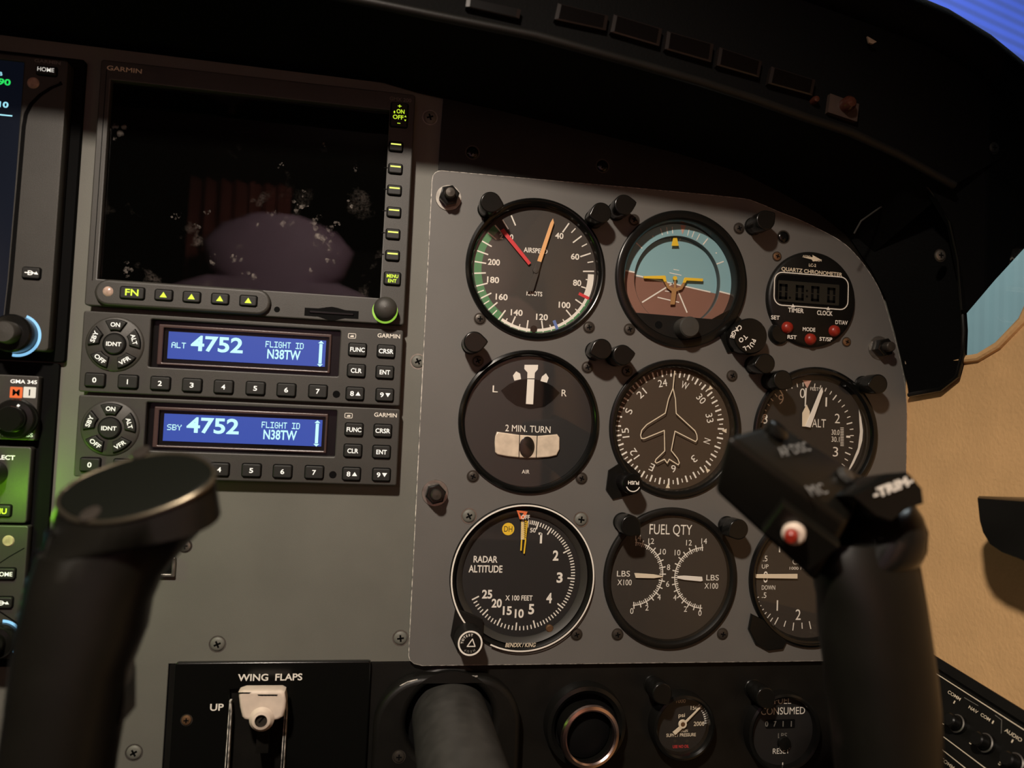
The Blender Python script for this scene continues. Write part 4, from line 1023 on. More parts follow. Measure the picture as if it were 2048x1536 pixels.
x, z = P(62, 546, LY - 1); key(nav, x, z, 8, 5.4, LY, [('D', 0, 0, 2.2, 2.4, 0), ('bar', 0, 0, 5.2, .5), ('tri', 2.6, 0, .9, True)])
b = MB(); x, z = P(*zl2(170, 272), LY); x -= 2
b.arc(x, z, 9.2, 10.6, 20, 190, LY - .1, M_BLUE_RING, 40); x2, z2_ = x, z + .3
b.lathe(x2 - .4, z2_, [(0.001, LY - 14), (4.6, LY - 13.8), (5.2, LY - 13), (5.4, LY - 8)], M_RAD, 40); b.lathe(x2, z2_, [(5.2, LY - 8.2), (8.4, LY - 8), (9.2, LY - 7), (9.2, LY)], M_PLAS, 48); obj('knob', b, nav)
# --- audio panel
AY = -5
aud = thing('audio_panel', 'audio control panel with orange M and white I markers, left edge', 'radio', (-215, 3, -6))
b = MB(); b.plate(rrect(-262, P(75, 800, AY)[0], P(30, 880, AY)[1], P(30, 750, AY)[1], 1), AY, .5, M_RAD, bevel=.6)
def at_(s, a, q, h, w_, mt, zf=zl2): b.text(s, *P(*zf(a, q), AY), h, AY - .05, mt, w=w_, bold=.025)
at_('GMA 345', 183, 627, 1.8, 12, M_LEG); at_('COPILOT/PASS', 82, 1032, 1.8, 20, M_LEG)
for s, a, mt in (('M', 125, M_MORG), ('I', 228, M_WMARK)):
    x, z = P(*zl2(a, 710), AY); b.plate(rrect(x - 2.8, x + 2.8, z - 2.7, z + 2.7, .4), AY - .15, AY + .1, mt, bevel=.03); b.text(s, x, z, 3.0, AY - .2, M_DEEP, w=3.2 if s == 'M' else .6)
obj('faceplate', b, aud)
b = MB(); x, z = P(*zl2(112, 890), AY - 5); z -= 1.5; b.lathe(x - 1, z, [(0.001, AY - 9), (5.5, AY - 8.9), (6.2, AY - 8), (6.5, AY - 4.5), (8.8, AY - 4), (9.6, AY - 3), (9.8, AY)], M_PLAS, 48)
b.line([(x - 1, z + 3), (x + 1.6, z + 7)], 1.1, AY - 4.9, M_LEG); obj('knob', b, aud)
# --- engine data radio with lime legends
eng = thing('selector_radio', 'radio with SELECT legend and lime lit MENU key, left edge', 'radio', (-215, 3, -44))
zt_, zb_ = P(30, 893, AY)[1], P(20, 1046, AY)[1]
b = MB(); b.plate(rrect(-262, P(58, 970, AY)[0], zb_, zt_, 1.5), AY, .5, M_RAD, bevel=.6); at_('SELECT', 20, 1208, 2.1, 11, M_LEG)
obj('faceplate', b, eng)
b = MB(); x, z = P(*zl2(-45, 1330), AY); b.lathe(x, z, [(0.001, AY - 9), (5.4, AY - 8.8), (6, AY - 8), (6.2, AY)], M_PLAS, 40); obj('knob', b, eng)
x, z = P(-6, 1021, AY); key(eng, x, z, 13, 5.6, AY, [('MENU', 0, 0, 2.6, 10, 0)], lmat=M_LIME)
b = MB(); b.box(-258, -200, AY - .6, AY, zb_ + 14, zt_ - 3, M_SCR)
for i in range(3): b.box(-254, -206, AY - .7, AY - .6, zt_ - 8 - i * 6, zt_ - 6 - i * 6, M_LIME)
obj('display', b, eng)
l = bpy.data.lights.new('green_fill_light', 'POINT'); l.energy = 0.05; l.color = (0.35, 1.0, 0.03); l.shadow_soft_size = 0.006  # added green fill for the left stack, floating clear of the key
lo = bpy.data.objects.new('green_fill_light', l); sc.collection.objects.link(lo); lo.location = Vector((x + 4, AY - 26, z + 8)) * MM
# --- small navigator
nv2 = thing('compact_navigator', 'compact navigator with HOME key below the radio with SELECT legend', 'radio', (-215, 3, -95))
zt_, zb_ = P(20, 1051, AY)[1], P(0, 1318, AY)[1]
b = MB(); b.plate(rrect(-262, P(50, 1150, AY)[0], zb_, zt_, 1.2), AY, .5, M_RAD, holes=[rrect(-258, -184, zb_ + 10, zt_ - 4, .5)], bevel=.6)
b.line([P(*zl3(-60, 640), AY), P(*zl3(60, 560), AY), P(*zl3(165, 500), AY)], .5, AY - .05, M_DEEP); b.line([P(*zl3(-20, 920), AY), P(*zl3(130, 1020), AY)], .7, AY - .05, M_DEEP)
obj('faceplate', b, nv2)
b = MB(); b.box(-258, -184, AY + .5, AY + 1, zb_ + 10, zt_ - 4, M_NAVY)
for i, mt in enumerate((M_LCYN, M_LGRN, M_LCYN, M_LGRN, M_LGRN, M_LCYN)): b.box(-256, -226 + 6 * (i % 3), AY + .4, AY + .5, zt_ - 10 - i * 7, zt_ - 8 - i * 7, mt)
obj('screen', b, nv2)
b = MB(); x, z = P(*zl3(57, 450), AY); b.lathe(x, z, [(0.001, AY - .6), (2.3, AY - .5), (2.8, AY + .1)], M_SENSOR, 24); obj('light_sensor', b, nv2)
x, z = P(*zl3(35, 672), AY); key(nv2, x, z, 9.5, 5.2, AY, [('HOME', 0, 0, 2.0, 7.8, 0)])
x, z = P(*zl3(20, 868), AY); key(nv2, x, z, 9, 5.2, AY, [('D', 0, 0, 2.2, 2.4, 0), ('bar', 0, 0, 5, .5), ('tri', 2.5, 0, .9, True)])
b = MB(); x, z = P(*zl3(10, 1120), AY); b.arc(x, z, 8.0, 9.3, 0, 140, AY - .1, M_BLUE_RING, 40); b.lathe(x, z, [(0.001, AY - 13), (5, AY - 12.8), (5.4, AY - 8), (7.4, AY - 7.6), (8.0, AY - 6.6), (8, AY)], M_PLAS, 48); obj('knob', b, nv2)

# ================================================================== GLARESHIELD
LIP = [(-290, 184, -90), (-120, 182, -88)] + [P3(px, py, y)[0:1] + (P3(px, py, y)[2], y) for px, py, y in ((856, 31, -77), (1071, 74, -78), (1286, 133, -74), (1403, 167, -71), (1500, 198, -68), (1602, 234, -66), (1699, 266, -63), (1792, 309, -58), (1860, 347, -57), (1905, 372, -56))]
LIP = [Vector((x, y, z)) for x, z, y in LIP]
RIMP = [(-290, 250, -86), (-120, 252, -86)] + [P3(px, py, y)[0:1] + (P3(px, py, y)[2], y) for px, py, y in ((900, -190, -72), (1150, -160, -70), (1400, -110, -66), (1600, -50, -62), (1760, 8, -58), (1870, 52, -55), (1950, 100, -52), (2010, 148, -50), (2050, 200, -48), (2080, 270, -46))]
RIMP = [Vector((x, y, z)) for x, z, y in RIMP]
BACK = [Vector((x, 1.5, z)) for x, z in [(-290, 184), (-120, 182), (-20, 181)] + [P(px, py, 1.5) for px, py in ((837, 186), (1000, 222), (1200, 270), (1350, 306), (1480, 345), (1560, 385), (1640, 430), (1690, 470), (1730, 520))]]
gs = thing('glareshield', 'black padded glareshield arching over the whole panel', 'glareshield', (60, -40, 200))
def ribbon(b, A, B_, mt, off):
    n = len(A); off = Vector(off); vs = []
    for a, q in zip(A, B_): vs += [a, q, q + off, a + off]
    fs = []
    for i in range(n - 1):
        k = 4 * i
        for j in range(4): fs.append([k + j, k + (j + 1) % 4, k + 4 + (j + 1) % 4, k + 4 + j])
    fs += [[3, 2, 1, 0], [4 * n - 4, 4 * n - 3, 4 * n - 2, 4 * n - 1]]
    b.add(vs, fs, mt)
b = MB(); ribbon(b, LIP, RIMP, M_PAD, (0, 4, 1)); obj('brow_face', b, gs)
b = MB(); ribbon(b, BACK, LIP, M_PAD, (0, 1, 3)); obj('underside', b, gs)
b = MB(); b.tube([p + Vector((0, -1, 0)) for p in LIP], 2.2, M_BLK, 12); obj('lower_lip', b, gs)
b = MB(); b.tube([p + Vector((0, 0, -2)) for p in RIMP], [11] * 10 + [11, 10], M_PAD, 16); obj('padded_rim', b, gs)
far = [p + Vector((10, 300, -10)) for p in RIMP]
b = MB(); ribbon(b, RIMP, far, M_PAD, (0, 0, -3)); obj('top_deck', b, gs)
# right hand drop of the glareshield
FR = [(1855, 366), (1880, 340), (1985, 285), (2085, 215), (2110, 420), (2048, 497), (1990, 560), (1934, 626)]
b = MB(); b.prism([P(px, py, -50) for px, py in FR + [(1926, 560), (1905, 450)]], -50, -46, M_PAD)
obj('end_drop', b, gs)
CF = [(1892, 372), (1903, 440), (1917, 520), (1925, 600), (1929, 660), (1927, 710), (1916, 752), (1884, 778), (1820, 790)]
CB = [(1700, 480), (1740, 540), (1768, 595), (1785, 655), (1797, 705), (1806, 745), (1811, 765), (1813, 778), (1814, 790)]
b = MB()
A = [Vector(P3(px, py, -0.5)) + Vector((1.0, 0, 0)) for px, py in CB]; B_ = [Vector(P3(px, py, CY * (1 - 311.5 / P(px, py, 0)[0]))) for px, py in CF]
ribbon(b, A, B_, M_PAD, (3, 1, 0)); b.tube([p + Vector((-.5, 0, 0)) for p in B_], 1.4, M_BLKG, 10); obj('side_cheek', b, gs)
b = MB(); b.tube([Vector(P3(px, py, -26)) for px, py in ((1708, 467), (1722, 442), (1760, 415), (1805, 392), (1852, 372))], .5, M_TUBE, 6); obj('seam', b, gs)
b = MB(); b.tube([Vector(P3(px, py, -49)) for px, py in ((1852, 372), (1875, 400), (1897, 440), (1915, 520), (1923, 620))], .5, M_BLK, 6); obj('seam', b, gs)
o = bpy.data.objects.new('screw', SCREW['grey']); sc.collection.objects.link(o); o.parent = gs; o.location = (Vector(P3(1880, 511, -44)) - Vector(gs['base'])) * MM
for px, py in ((1987, 296),):
    o = bpy.data.objects.new('screw', SCREW['dark']); sc.collection.objects.link(o); o.parent = gs; o.location = (Vector(P3(px, py, -51)) - Vector(gs['base'])) * MM
b = MB(); b.tube([Vector(P3(px, py, -3)) for px, py in ((1801, 662), (1806, 672), (1810, 700), (1812, 728))], [1.6, 1.2, .7, .5], M_ROPE, 8); obj('frayed_edge', b, gs)
# annunciator row on the brow
ann = thing('annunciator_row', 'row of unlit dark caption lights along the glareshield brow', 'warning lights', (150, -80, 190))
def on_brow(px, py):                                                # point on the brow face, a little in front of it
    best = None
    for i in range(len(LIP) - 1):
        p0 = LIP[i]; nrm = (LIP[i + 1] - LIP[i]).cross(RIMP[i] - LIP[i])
        h = RP(px, py, p0, nrm)
        if LIP[i].x - 2 <= h.x <= LIP[i + 1].x + 2: best = h
    return best or RP(px, py, LIP[-2], (LIP[-1] - LIP[-2]).cross(RIMP[-2] - LIP[-2]))
for q in ([(932, 2), (1040, 26), (1036, 44), (930, 20)], [(1113, 13), (1213, 38), (1208, 67), (1106, 45)], [(1224, 35), (1320, 64), (1314, 98), (1217, 70)], [(1330, 68), (1422, 94), (1417, 130), (1325, 104)], [(1434, 100), (1518, 128), (1512, 160), (1428, 136)], [(1537, 138), (1624, 165), (1618, 196), (1530, 172)]):
    pf = [on_brow(*p) + Vector((0, -3.0, 0)) for p in q]; pb = [p + Vector((0, 3.5, 0)) for p in pf]
    b = MB(); b.add(pf + pb, [[3, 2, 1, 0], [4, 5, 6, 7]] + [[i, (i + 1) % 4, (i + 1) % 4 + 4, i + 4] for i in range(4)], M_EDGE)
    ctr = sum(pf, Vector()) / 4; fr = [ctr + (p - ctr) * .86 + Vector((0, -.4, 0)) for p in pf]
    b.add(fr + pf, [[3, 2, 1, 0]], M_AMBER); b.add(fr + pf, [[i, (i + 1) % 4, (i + 1) % 4 + 4, i + 4] for i in range(4)], M_EDGE)
    obj('caption_light', b, ann, smooth=0)
wl = thing('warning_lamp', 'small brown warning lamp on a metal plate at the right of the brow', 'lamp', tuple(on_brow(1680, 220)))
h = [on_brow(px, py) + Vector((0, -2.6, 0)) for px, py in ((1655, 191), (1712, 212), (1708, 247), (1650, 228))]
b = MB(); b.add(h + [p + Vector((0, 2.6, 0)) for p in h], [[3, 2, 1, 0], [4, 5, 6, 7]] + [[i, (i + 1) % 4, (i + 1) % 4 + 4, i + 4] for i in range(4)], M_BRKT); obj('bracket', b, wl, smooth=0)
c = on_brow(1684, 216); b = MB(); b.lathe(c.x, c.z, [(0.001, c.y - 9), (2.4, c.y - 8.4), (3.6, c.y - 6.8), (3.8, c.y - 2)], M_LAMPRED, 28); obj('lens', b, wl)
c = on_brow(1626, 203); b = MB(); b.lathe(c.x, c.z, [(0.001, c.y - 4), (1.4, c.y - 3.6), (1.9, c.y - 2), (2.0, c.y)], M_LAMPRED, 20); tag(obj('indicator_lamp', b, loc=tuple(c)), 'tiny dark red lamp left of the brown warning lamp', 'lamp')
c = on_brow(1741, 82); b = MB(); b.prism([(c.x - 2.6, c.z + 1.6), (c.x - 1.6, c.z - 1.6), (c.x + .5, c.z - 2), (c.x + 2.8, c.z - .6)], c.y - 1.2, c.y - .2, M_SCRAP); tag(obj('paper_scrap', b, loc=tuple(c)), 'pale scrap stuck on the dark brow face', 'scrap')

# ================================================================== LOWER PANEL FITTINGS
PY = 3.5
zf = zoom(3.938, 300, 1240)
fl = thing('flap_control', 'black WING FLAPS control panel with white lever handle', 'flap control', (-45, 3.5, -165))
x0, z0 = P(350, 1326, 0); x1, _ = P(742, 1330, 0)
sxl, szt = P(*zf(640, 640), 0); sxr, _ = P(*zf(1060, 640), 0)
b = MB(); b.plate(rrect(x0, x1, -245, z0, 1.5), 0, 3.5, M_BLKG, holes=[[(sxl - 1, -240), (sxr + 1, -240), (sxr + 1, szt + 6), (sxl - 1, szt + 6)]], bevel=.7, res=2)
b.text('WING  FLAPS', *P(*zf(948, 450), 0), 3.4, -.05, M_WHITE, w=32, bold=.02); b.text('UP', *P(*zf(527, 686), 0), 3.4, -.05, M_WHITE, w=6.6, bold=.02)
obj('faceplate', b, fl)
b = MB(); b.box(sxl - 1, sxr + 1, 22, 24, -240, szt + 6, M_DEEP); obj('slot_back', b, fl)
for xx in (sxl - 1.6, sxr - .6):
    b = MB(); b.plate([(xx, -240), (xx + 2.6, -240), (xx + 2.6, szt - 4), (xx + 2.0, szt + 1), (xx + 1, szt + 1)], -3.0, 1, M_BLKG, bevel=.6, edge=M_WORN); obj('slot_guide', b, fl)
o = bpy.data.objects.new('screw', SCREW['brass']); sc.collection.objects.link(o); o.parent = fl; o.location = (Vector(P3(373, 1440, 0)) - Vector(fl['base'])) * MM
HY = -16
ho = [(692, 575), (740, 558), (1030, 556), (1060, 572), (1070, 640), (1066, 700), (1050, 765), (1010, 790), (960, 800), (925, 828), (880, 835), (835, 825), (800, 800), (740, 788), (722, 765), (705, 690)]
b = MB(); b.plate(ZP(zf, ho, HY), HY, HY + 9, M_CLOTH, bevel=1.6, res=3)
x, z = P(*zf(880, 780), HY); b.lathe(x, z, [(3.0, HY - 2.6), (4.4, HY - 2.2), (6.0, HY - .2)], M_CLOTH, 32); sx_, sz_ = x, z
cl = P(*zf(740, 573), HY); b.poly([(cl[0] - 3.5, cl[1] + .3), (cl[0] + 3.5, cl[1] + .2), (cl[0] + 2.5, cl[1] - .5), (cl[0] - 3, cl[1] - .4)], HY - .05, M_DEEP)
for k in range(5):
    cl = P(*zf(870 + 28 * k, 592), HY); b.poly([(cl[0] - 1.6, cl[1] + .4), (cl[0] + 1.5, cl[1] + .3), (cl[0] + 1.2, cl[1] - .5), (cl[0] - 1, cl[1] - .3)], HY - .05, M_DEEP)
lh = obj('lever_handle', b, fl)
b = MB(); b.lathe(sx_, sz_, [(0.001, HY - .8), (2.9, HY - .9), (3.0, HY - 2.6)], M_SCRK, 24); b.tick(sx_, sz_, 40, -1.8, 1.8, .8, HY - .95, M_DEEP); obj('set_screw', b, lh)
b = MB(); b.box(x - 3, x + 3, HY + 8, 22, z - 20, z + 2, M_BLK); obj('lever_arm', b, fl)

zs = zoom(3.531, 720, 1240)
col = thing('column_collar', 'black raised collar where the yoke column leaves the panel', 'collar', (45, 3.5, -165))
cx, cz = P(898, 1440, -2); x0 = P(*zs(95, 700), -4)[0]; x1 = P(*zs(1130, 700), -4)[0]; zt = P(*zs(600, 385), -4)[1]
b = MB(); b.plate(rrect(x0, x1, zt - 95, zt, 26, 14), -8, 3.5, M_BLK, holes=[circ(cx, cz + 1, 23.2)], bevel=3.2, res=4); b.tube([P3(866, 1356, -6.9), P3(905, 1353, -7.3), P3(955, 1353, -7.1)], .55, M_WORN, 8); b.tube([P3(800, 1372, -6.6), P3(815, 1364, -7.2), P3(835, 1359, -7.2)], .35, M_WORN, 8); obj('collar', b, col)
b = MB(); b.prism(circ(cx, cz + 1, 24), 2, 3, M_DEEP); obj('collar_hole', b, col)
o = bpy.data.objects.new('screw', SCREW['dark']); sc.collection.objects.link(o); o.parent = col; o.location = (Vector(P3(*zs(275, 965), -8)) - Vector(col['base'])) * MM

vn = thing('air_vent', 'round black air outlet with a chrome ring on the lower panel', 'vent', (120, 3.5, -170))
cx, cz = P(1172, 1452, -2)
b = MB(); b.lathe(cx, cz, [(17.5, 3), (18, -3), (20, -4.6), (22, -4), (22.6, -2), (22.8, 3.5)], M_PLAS, 72); b.prism(circ(cx, cz, 17.8), 1.6, 2.6, M_DEEP); obj('housing', b, vn)
b = MB(); rc = Vector(P3(1181, 1474, -15)); ax = Vector((0.10, -1, 0.02)).normalized(); u = ax.cross(Vector((0, 0, 1))).normalized(); v = u.cross(ax)
def rring(r, off, n=64): return [tuple(rc + ax * off + u * r * math.cos(2 * math.pi * i / n) + v * r * math.sin(2 * math.pi * i / n)) for i in range(n)]
b.loft([rring(14.2, -14), rring(14.6, -3), rring(16.6, -1)], M_PLAS, False, False); brl = obj('barrel', b, vn)
b = MB(); b.loft([rring(13.4, -2), rring(13.5, .6), rring(14.4, 1.3), rring(16.0, .9), rring(16.6, -.3), rring(16.4, -1.2)], M_CHROME, False, False); obj('ring', b, brl)
b = MB(); b.loft([rring(13.6, -7), rring(9, -5), rring(.2, -4.4)], M_DEEP, False, True); obj('nozzle', b, brl)

# ---- connector socket and bracket on the grey panel
cn = thing('socket', 'small square metal socket on the grey panel beside the left grip', 'socket', P3(340, 1135, 3))
x0, zt = P(315, 1115, 1); x1, zb = P(349, 1154, 1)
b = MB(); b.plate(rrect(x0, x1, zb, zt, .5), .5, 3, M_STEEL, holes=[rrect(x0 + 1.6, x1 - 1.6, zb + 1.6, zt - 1.6, .3)], bevel=.4); b.box(x0 + 1.5, x1 - 1.5, 2.2, 2.9, zb + 1.5, zt - 1.5, M_DEEP); obj('shell', b, cn)

# ================================================================== RIGHT WALL FITTINGS
hd = thing('door_pull', 'black pull handle sticking out of the beige side wall', 'handle', (314, -75, -45))
def RX(px, py, X): h = RP(px, py, (X, 0, 0), (1, 0, 0)); return h
pts = [RX(px, py, 286) for px, py in ((1958, 992), (2048, 998), (2130, 1004), (2130, 1160), (2048, 1121), (2010, 1107), (1985, 1090), (1970, 1065), (1963, 1040))]
b = MB(); n = len(pts); bk = [Vector((316, p.y + 2, p.z)) for p in pts]; ctr = sum(pts, Vector()) / n
fr = [ctr + (p - ctr) * .93 + Vector((-2, 0, 0)) for p in pts]
b.loft([[tuple(p) for p in bk], [tuple(p) for p in pts], [tuple(p) for p in fr]], M_PLAS); obj('pull', b, hd)

bp_ = thing('breaker_panel', 'black circuit breaker panel on the right side wall, lower right corner', 'panel', (308, -55, -160))
B0 = RP(1865, 1308, (313, 0, 0), (1, 0, 0)); B1 = RP(2048, 1420, (313, 0, 0), (1, 0, 0))
du = (B1 - B0).normalized(); dv = Vector((-0.42, 0, -0.91)); dn = du.cross(dv).normalized()
if dn.x > 0: dn = -dn
dv = (dv - du * dv.dot(du)).normalized()
def BPt(px, py, lift=0.0): return RP(px, py, B0 + dn * lift, dn)
def BQ(u_, v_, l=0.0): return B0 + du * u_ + dv * v_ + dn * l
b = MB()
def slab(b, u0, u1, v0, v1, l0, l1, mt):
    vs = [BQ(u_, v_, l) for l in (l1, l0) for u_, v_ in ((u0, v0), (u1, v0), (u1, v1), (u0, v1))]
    b.add(vs, [[0, 1, 2, 3], [7, 6, 5, 4]] + [[i, i + 4, (i + 1) % 4 + 4, (i + 1) % 4] for i in range(4)], mt)
slab(b, -60, 150, 0, 5, -4, 3, M_BLK); slab(b, -60, 150, 5, 110, -4, 0, M_BLK)
def uv(px, py, l=0.0): h = BPt(px, py, l) - B0; return h.dot(du), h.dot(dv)
zb5 = zoom(6.0, 1840, 1280)
def bline(p, q, w_, mt):
    a, c = BPt(*zb5(*p), .15), BPt(*zb5(*q), .15); t_ = (c - a).normalized().cross(dn) * w_ / 2
    b.add([a + t_, c + t_, c - t_, a - t_], [[0, 1, 2, 3]], mt)
bline((150, 375), (1330, 1130), .5, M_CREAM); bline((280, 1160), (800, 1550), .45, M_CREAM); bline((265, 1315), (560, 1550), .45, M_CREAM); bline((530, 690), (700, 790), .3, M_GREYTXT); bline((900, 900), (980, 960), .3, M_GREYTXT); bline((980, 960), (975, 1120), .3, M_GREYTXT)
def btext(s, a, q, h, w_, mt=M_CREAM):
    vs, fs, bb = glyphs(s, .01); sz = h / glyphs('H', .01)[2][3]; sx = w_ / (bb[1] - bb[0]); o = BPt(*zb5(a, q), .2)
    cz = glyphs('H', .01)[2][3] / 2
    b.add([o + du * ((x - (bb[0] + bb[1]) / 2) * sx) - dv * ((z - cz) * sz) for x, z in vs], fs, mt)
btext('COMM', 410, 665, 1.7, 9); btext('1', 412, 745, 1.6, .8); btext('NAV', 640, 835, 1.6, 6); btext('COM', 785, 925, 1.6, 6); btext('1', 875, 985, 1.6, .8); btext('AUDIO', 1120, 1140, 1.7, 10); btext('1', 1108, 1212, 1.6, .8)
btext('5', 292, 990, 2.2, 1.6); btext('5', 615, 1225, 2.2, 1.6); btext('5', 965, 1475, 2.2, 1.6); btext('COMM', 330, 1480, 1.7, 9)
obj('faceplate', b, bp_)
for a, q in ((405, 985), (740, 1215), (1100, 1455)):
    c = BPt(*zb5(a, q), 4); b = MB()
    w2 = dv
    def cr(r, l, n=28): return [tuple(c + dn * (l - 4) + du * r * math.cos(2 * math.pi * i / n) + w2 * r * math.sin(2 * math.pi * i / n)) for i in range(n)]
    b.loft([cr(4.6, 0), cr(4.6, 2), cr(3.6, 2.4), cr(3.6, 7.4), cr(3.0, 8)], M_PLAS, False, True); b.loft([cr(4.5, 1.9), cr(4.7, 2.2), cr(4.1, 2.5)], M_STEEL, False, False); obj('breaker_button', b, bp_)

# ================================================================== CONTROL YOKE
yk = thing('control_yoke', 'black control yoke with two upright grips standing before the panel', 'yoke', (45, -60, -161))
cx, cz = P(900, 1434, 0)
b = MB(); b.lathe(cx, cz, [(0.001, -186), (20.2, -185), (20.2, 4)], M_TUBE, 64); obj('column_shaft', b, yk)
def vec(px, py, Y): return Vector(P3(px, py, Y))
def ering(c, A, B_, n=36, p=1.0, nose=0.0):
    out = []
    for i in range(n):
        t = 2 * math.pi * i / n; cc, ss = math.cos(t), math.sin(t)
        cc = math.copysign(abs(cc) ** p, cc); ss = math.copysign(abs(ss) ** p, ss)
        out.append(tuple(c + A * cc + B_ * ss))
    return out
# left grip
YL = -165
def lring(xl, xr, y, d, Y=YL, p=.85):
    a, c = vec(xl, y, Y), vec(xr, y, Y); return ering((a + c) / 2, (c - a) / 2, Vector((0, d, 0)), p=p)
cap_c = vec(272, 974, YL - 4.8); A = (vec(410, 922, YL - 3.2) - vec(126, 1026, YL - 6.4)) / 2
capB = (vec(330, 1012, YL - 17.6) - vec(216, 932, YL + 9.6)) / 2
cap = ering(cap_c, A, -capB, p=.88)
neck = ering(vec(272, 1030, YL - 3.2), (vec(432, 1000, YL - 1.6) - vec(112, 1060, YL - 4.8)) / 2, -(vec(312, 1075, YL - 19.2) - vec(228, 970, YL + 11.2)) / 2, p=.82)
neck2 = ering(vec(260, 1074, YL), (vec(418, 1046, YL) - vec(100, 1100, YL - 1.6)) / 2, Vector((0, 15.2, 2.4)), p=.85)
rings = [cap, neck, neck2, lring(84, 362, 1104, 15.2), lring(70, 325, 1148, 15.6), lring(58, 302, 1200, 16), lring(45, 292, 1255, 16.4), lring(34, 262, 1330, 16.8), lring(22, 246, 1420, 17.6), lring(6, 226, 1530, 17.6), lring(-6, 214, 1620, 18.4)]
b = MB(); b.loft(rings, M_GRIP, cap0=False, cap1=True); lg = obj('left_grip', b, yk, smooth=60)
b = MB(); c = cap_c; nrm = A.cross(-capB).normalized()
if nrm.y > 0: nrm = -nrm
inner = [tuple(Vector(p) * .94 + c * .06 + nrm * .8) for p in cap]; dome = [tuple(Vector(p) * .5 + c * .5 + nrm * 1.4) for p in cap]
b.loft([inner, dome], M_GRIPG, cap0=False, cap1=True); b.loft([cap, inner], M_GRIPG, False, False)
for px, py in ((281, 905), (181, 1028)):
    s = RP(px, py, c + nrm * 1.0, nrm); uu = A.normalized(); vv = uu.cross(nrm)
    def sr(r, l): return [tuple(s + nrm * l + uu * r * math.cos(k * math.pi / 10) + vv * r * math.sin(k * math.pi / 10)) for k in range(20)]
    b.loft([sr(3.2, -.4), sr(3.0, .4), sr(2.1, .6)], M_SCRK, False, True)
obj('grip_cap', b, lg, smooth=60)
b = MB(); b.tube([Vector(p) for p in cap] + [Vector(cap[0]), Vector(cap[1])], .85, M_RIM, 10); obj('cap_rim', b, lg)
edge = [Vector(r[18]) + Vector((-.2, -.9, 0)) for r in rings[1:9]]
b = MB(); b.tube(edge, 1.5, M_STRIP, 12); obj('edge_strip', b, lg)
b = MB(); tr = [vec(258, 1325, YL + 3.2), vec(262, 1345, YL + 3.2), vec(262, 1425, YL + 3.2), vec(240, 1436, YL + 3.2)]; q = [vec(225, 1325, YL + 3.2)] + tr + [vec(215, 1436, YL + 3.2)]
b.add([p + Vector((0, -6, 0)) for p in q] + [p + Vector((0, 4.8, 0)) for p in q], [list(range(6))[::-1], list(range(6, 12))] + [[i, (i + 1) % 6, (i + 1) % 6 + 6, i + 6] for i in range(6)], M_GRIP); obj('trigger', b, lg)
# right grip
YR = -168
def rring2(xl, xr, y, d, Y=YR, p=.85):
    a, c = vec(xl, y, Y), vec(xr, y, Y); return ering((a + c) / 2, (c - a) / 2, Vector((0, d, 0)), p=p)
rings = [rring2(1640, 1818, 1085, 10.4), rring2(1630, 1824, 1130, 13.6), rring2(1648, 1832, 1200, 15.5), rring2(1652, 1842, 1270, 16), rring2(1662, 1850, 1330, 16.4), rring2(1670, 1856, 1400, 17), rring2(1682, 1858, 1480, 17), rring2(1690, 1858, 1560, 17), rring2(1696, 1856, 1640, 18)]
b = MB(); b.loft(rings, M_GRIP); obj('right_grip', b, yk, smooth=60)
# right head block
E1l, E1r = vec(1552, 842, -163), vec(1742, 958, -163); E2l, E2r = vec(1453, 868, -186), vec(1696, 1046, -186); E3l, E3r = vec(1424, 984, -172), vec(1628, 1170, -172)
E4l, E4r = E1l + E3l - E2l, E1r + E3r - E2r
import bmesh
bm = bmesh.new(); V = [bm.verts.new(p) for p in (E1l, E2l, E3l, E4l, E1r, E2r, E3r, E4r)]
for f in ((0, 1, 2, 3), (7, 6, 5, 4), (0, 4, 5, 1), (1, 5, 6, 2), (2, 6, 7, 3), (3, 7, 4, 0)): bm.faces.new([V[i] for i in f])
bmesh.ops.recalc_face_normals(bm, faces=bm.faces)
bmesh.ops.bevel(bm, geom=bm.edges[:] + bm.verts[:], offset=2.6, segments=4, profile=.5, affect='EDGES', clamp_overlap=True)
b = MB(); bm.verts.ensure_lookup_table(); bm.verts.index_update()
b.add([v.co[:] for v in bm.verts], [[v.index for v in f.verts] for f in bm.faces], M_GRIP); bm.free()
nt_ = (E1r - E2l).cross(E1l - E2r).normalized()
if nt_.z < 0: nt_ = -nt_
ns_ = (E2r - E3l).cross(E2l - E3r).normalized()
if ns_.y > 0: ns_ = -ns_
ul = (E2r - E2l).normalized()
def face_text(b, s, px, py, p0, nrm, hpx, wpx, ang, mt, bold=.02):
    p0 = p0 + nrm * .3; c_, s_ = math.cos(ang), math.sin(ang)
    o_ = RP(px, py, p0, nrm); U = RP(px + wpx / 2 * c_, py - wpx / 2 * s_, p0, nrm) - RP(px - wpx / 2 * c_, py + wpx / 2 * s_, p0, nrm)
    V = nrm.cross(U).normalized(); q_ = RP(px, py - 10, p0, nrm) - o_
    if V.dot(q_) < 0: V = -V
    V = V * (q_.length * hpx / 10)
    vs, fs, bb = glyphs(s, bold); H = glyphs('H', bold)[2][3]
    b.add([o_ + U * ((x - (bb[0] + bb[1]) / 2) / (bb[1] - bb[0])) + V * (z / H - .5) for x, z in vs], fs, mt)
face_text(b, 'AP DISC', 1588, 898, E2l, nt_, 12, 60, math.radians(12), M_MIDTXT, .0); face_text(b, 'MIC', 1634, 979, E2l, nt_, 14, 34, math.radians(10), M_MIDTXT, .0)
face_text(b, 'ON', 1458, 964, E3l, ns_, 9, 30, 0, M_GREYTXT)
rh = obj('right_grip_head', b, yk, smooth=50)
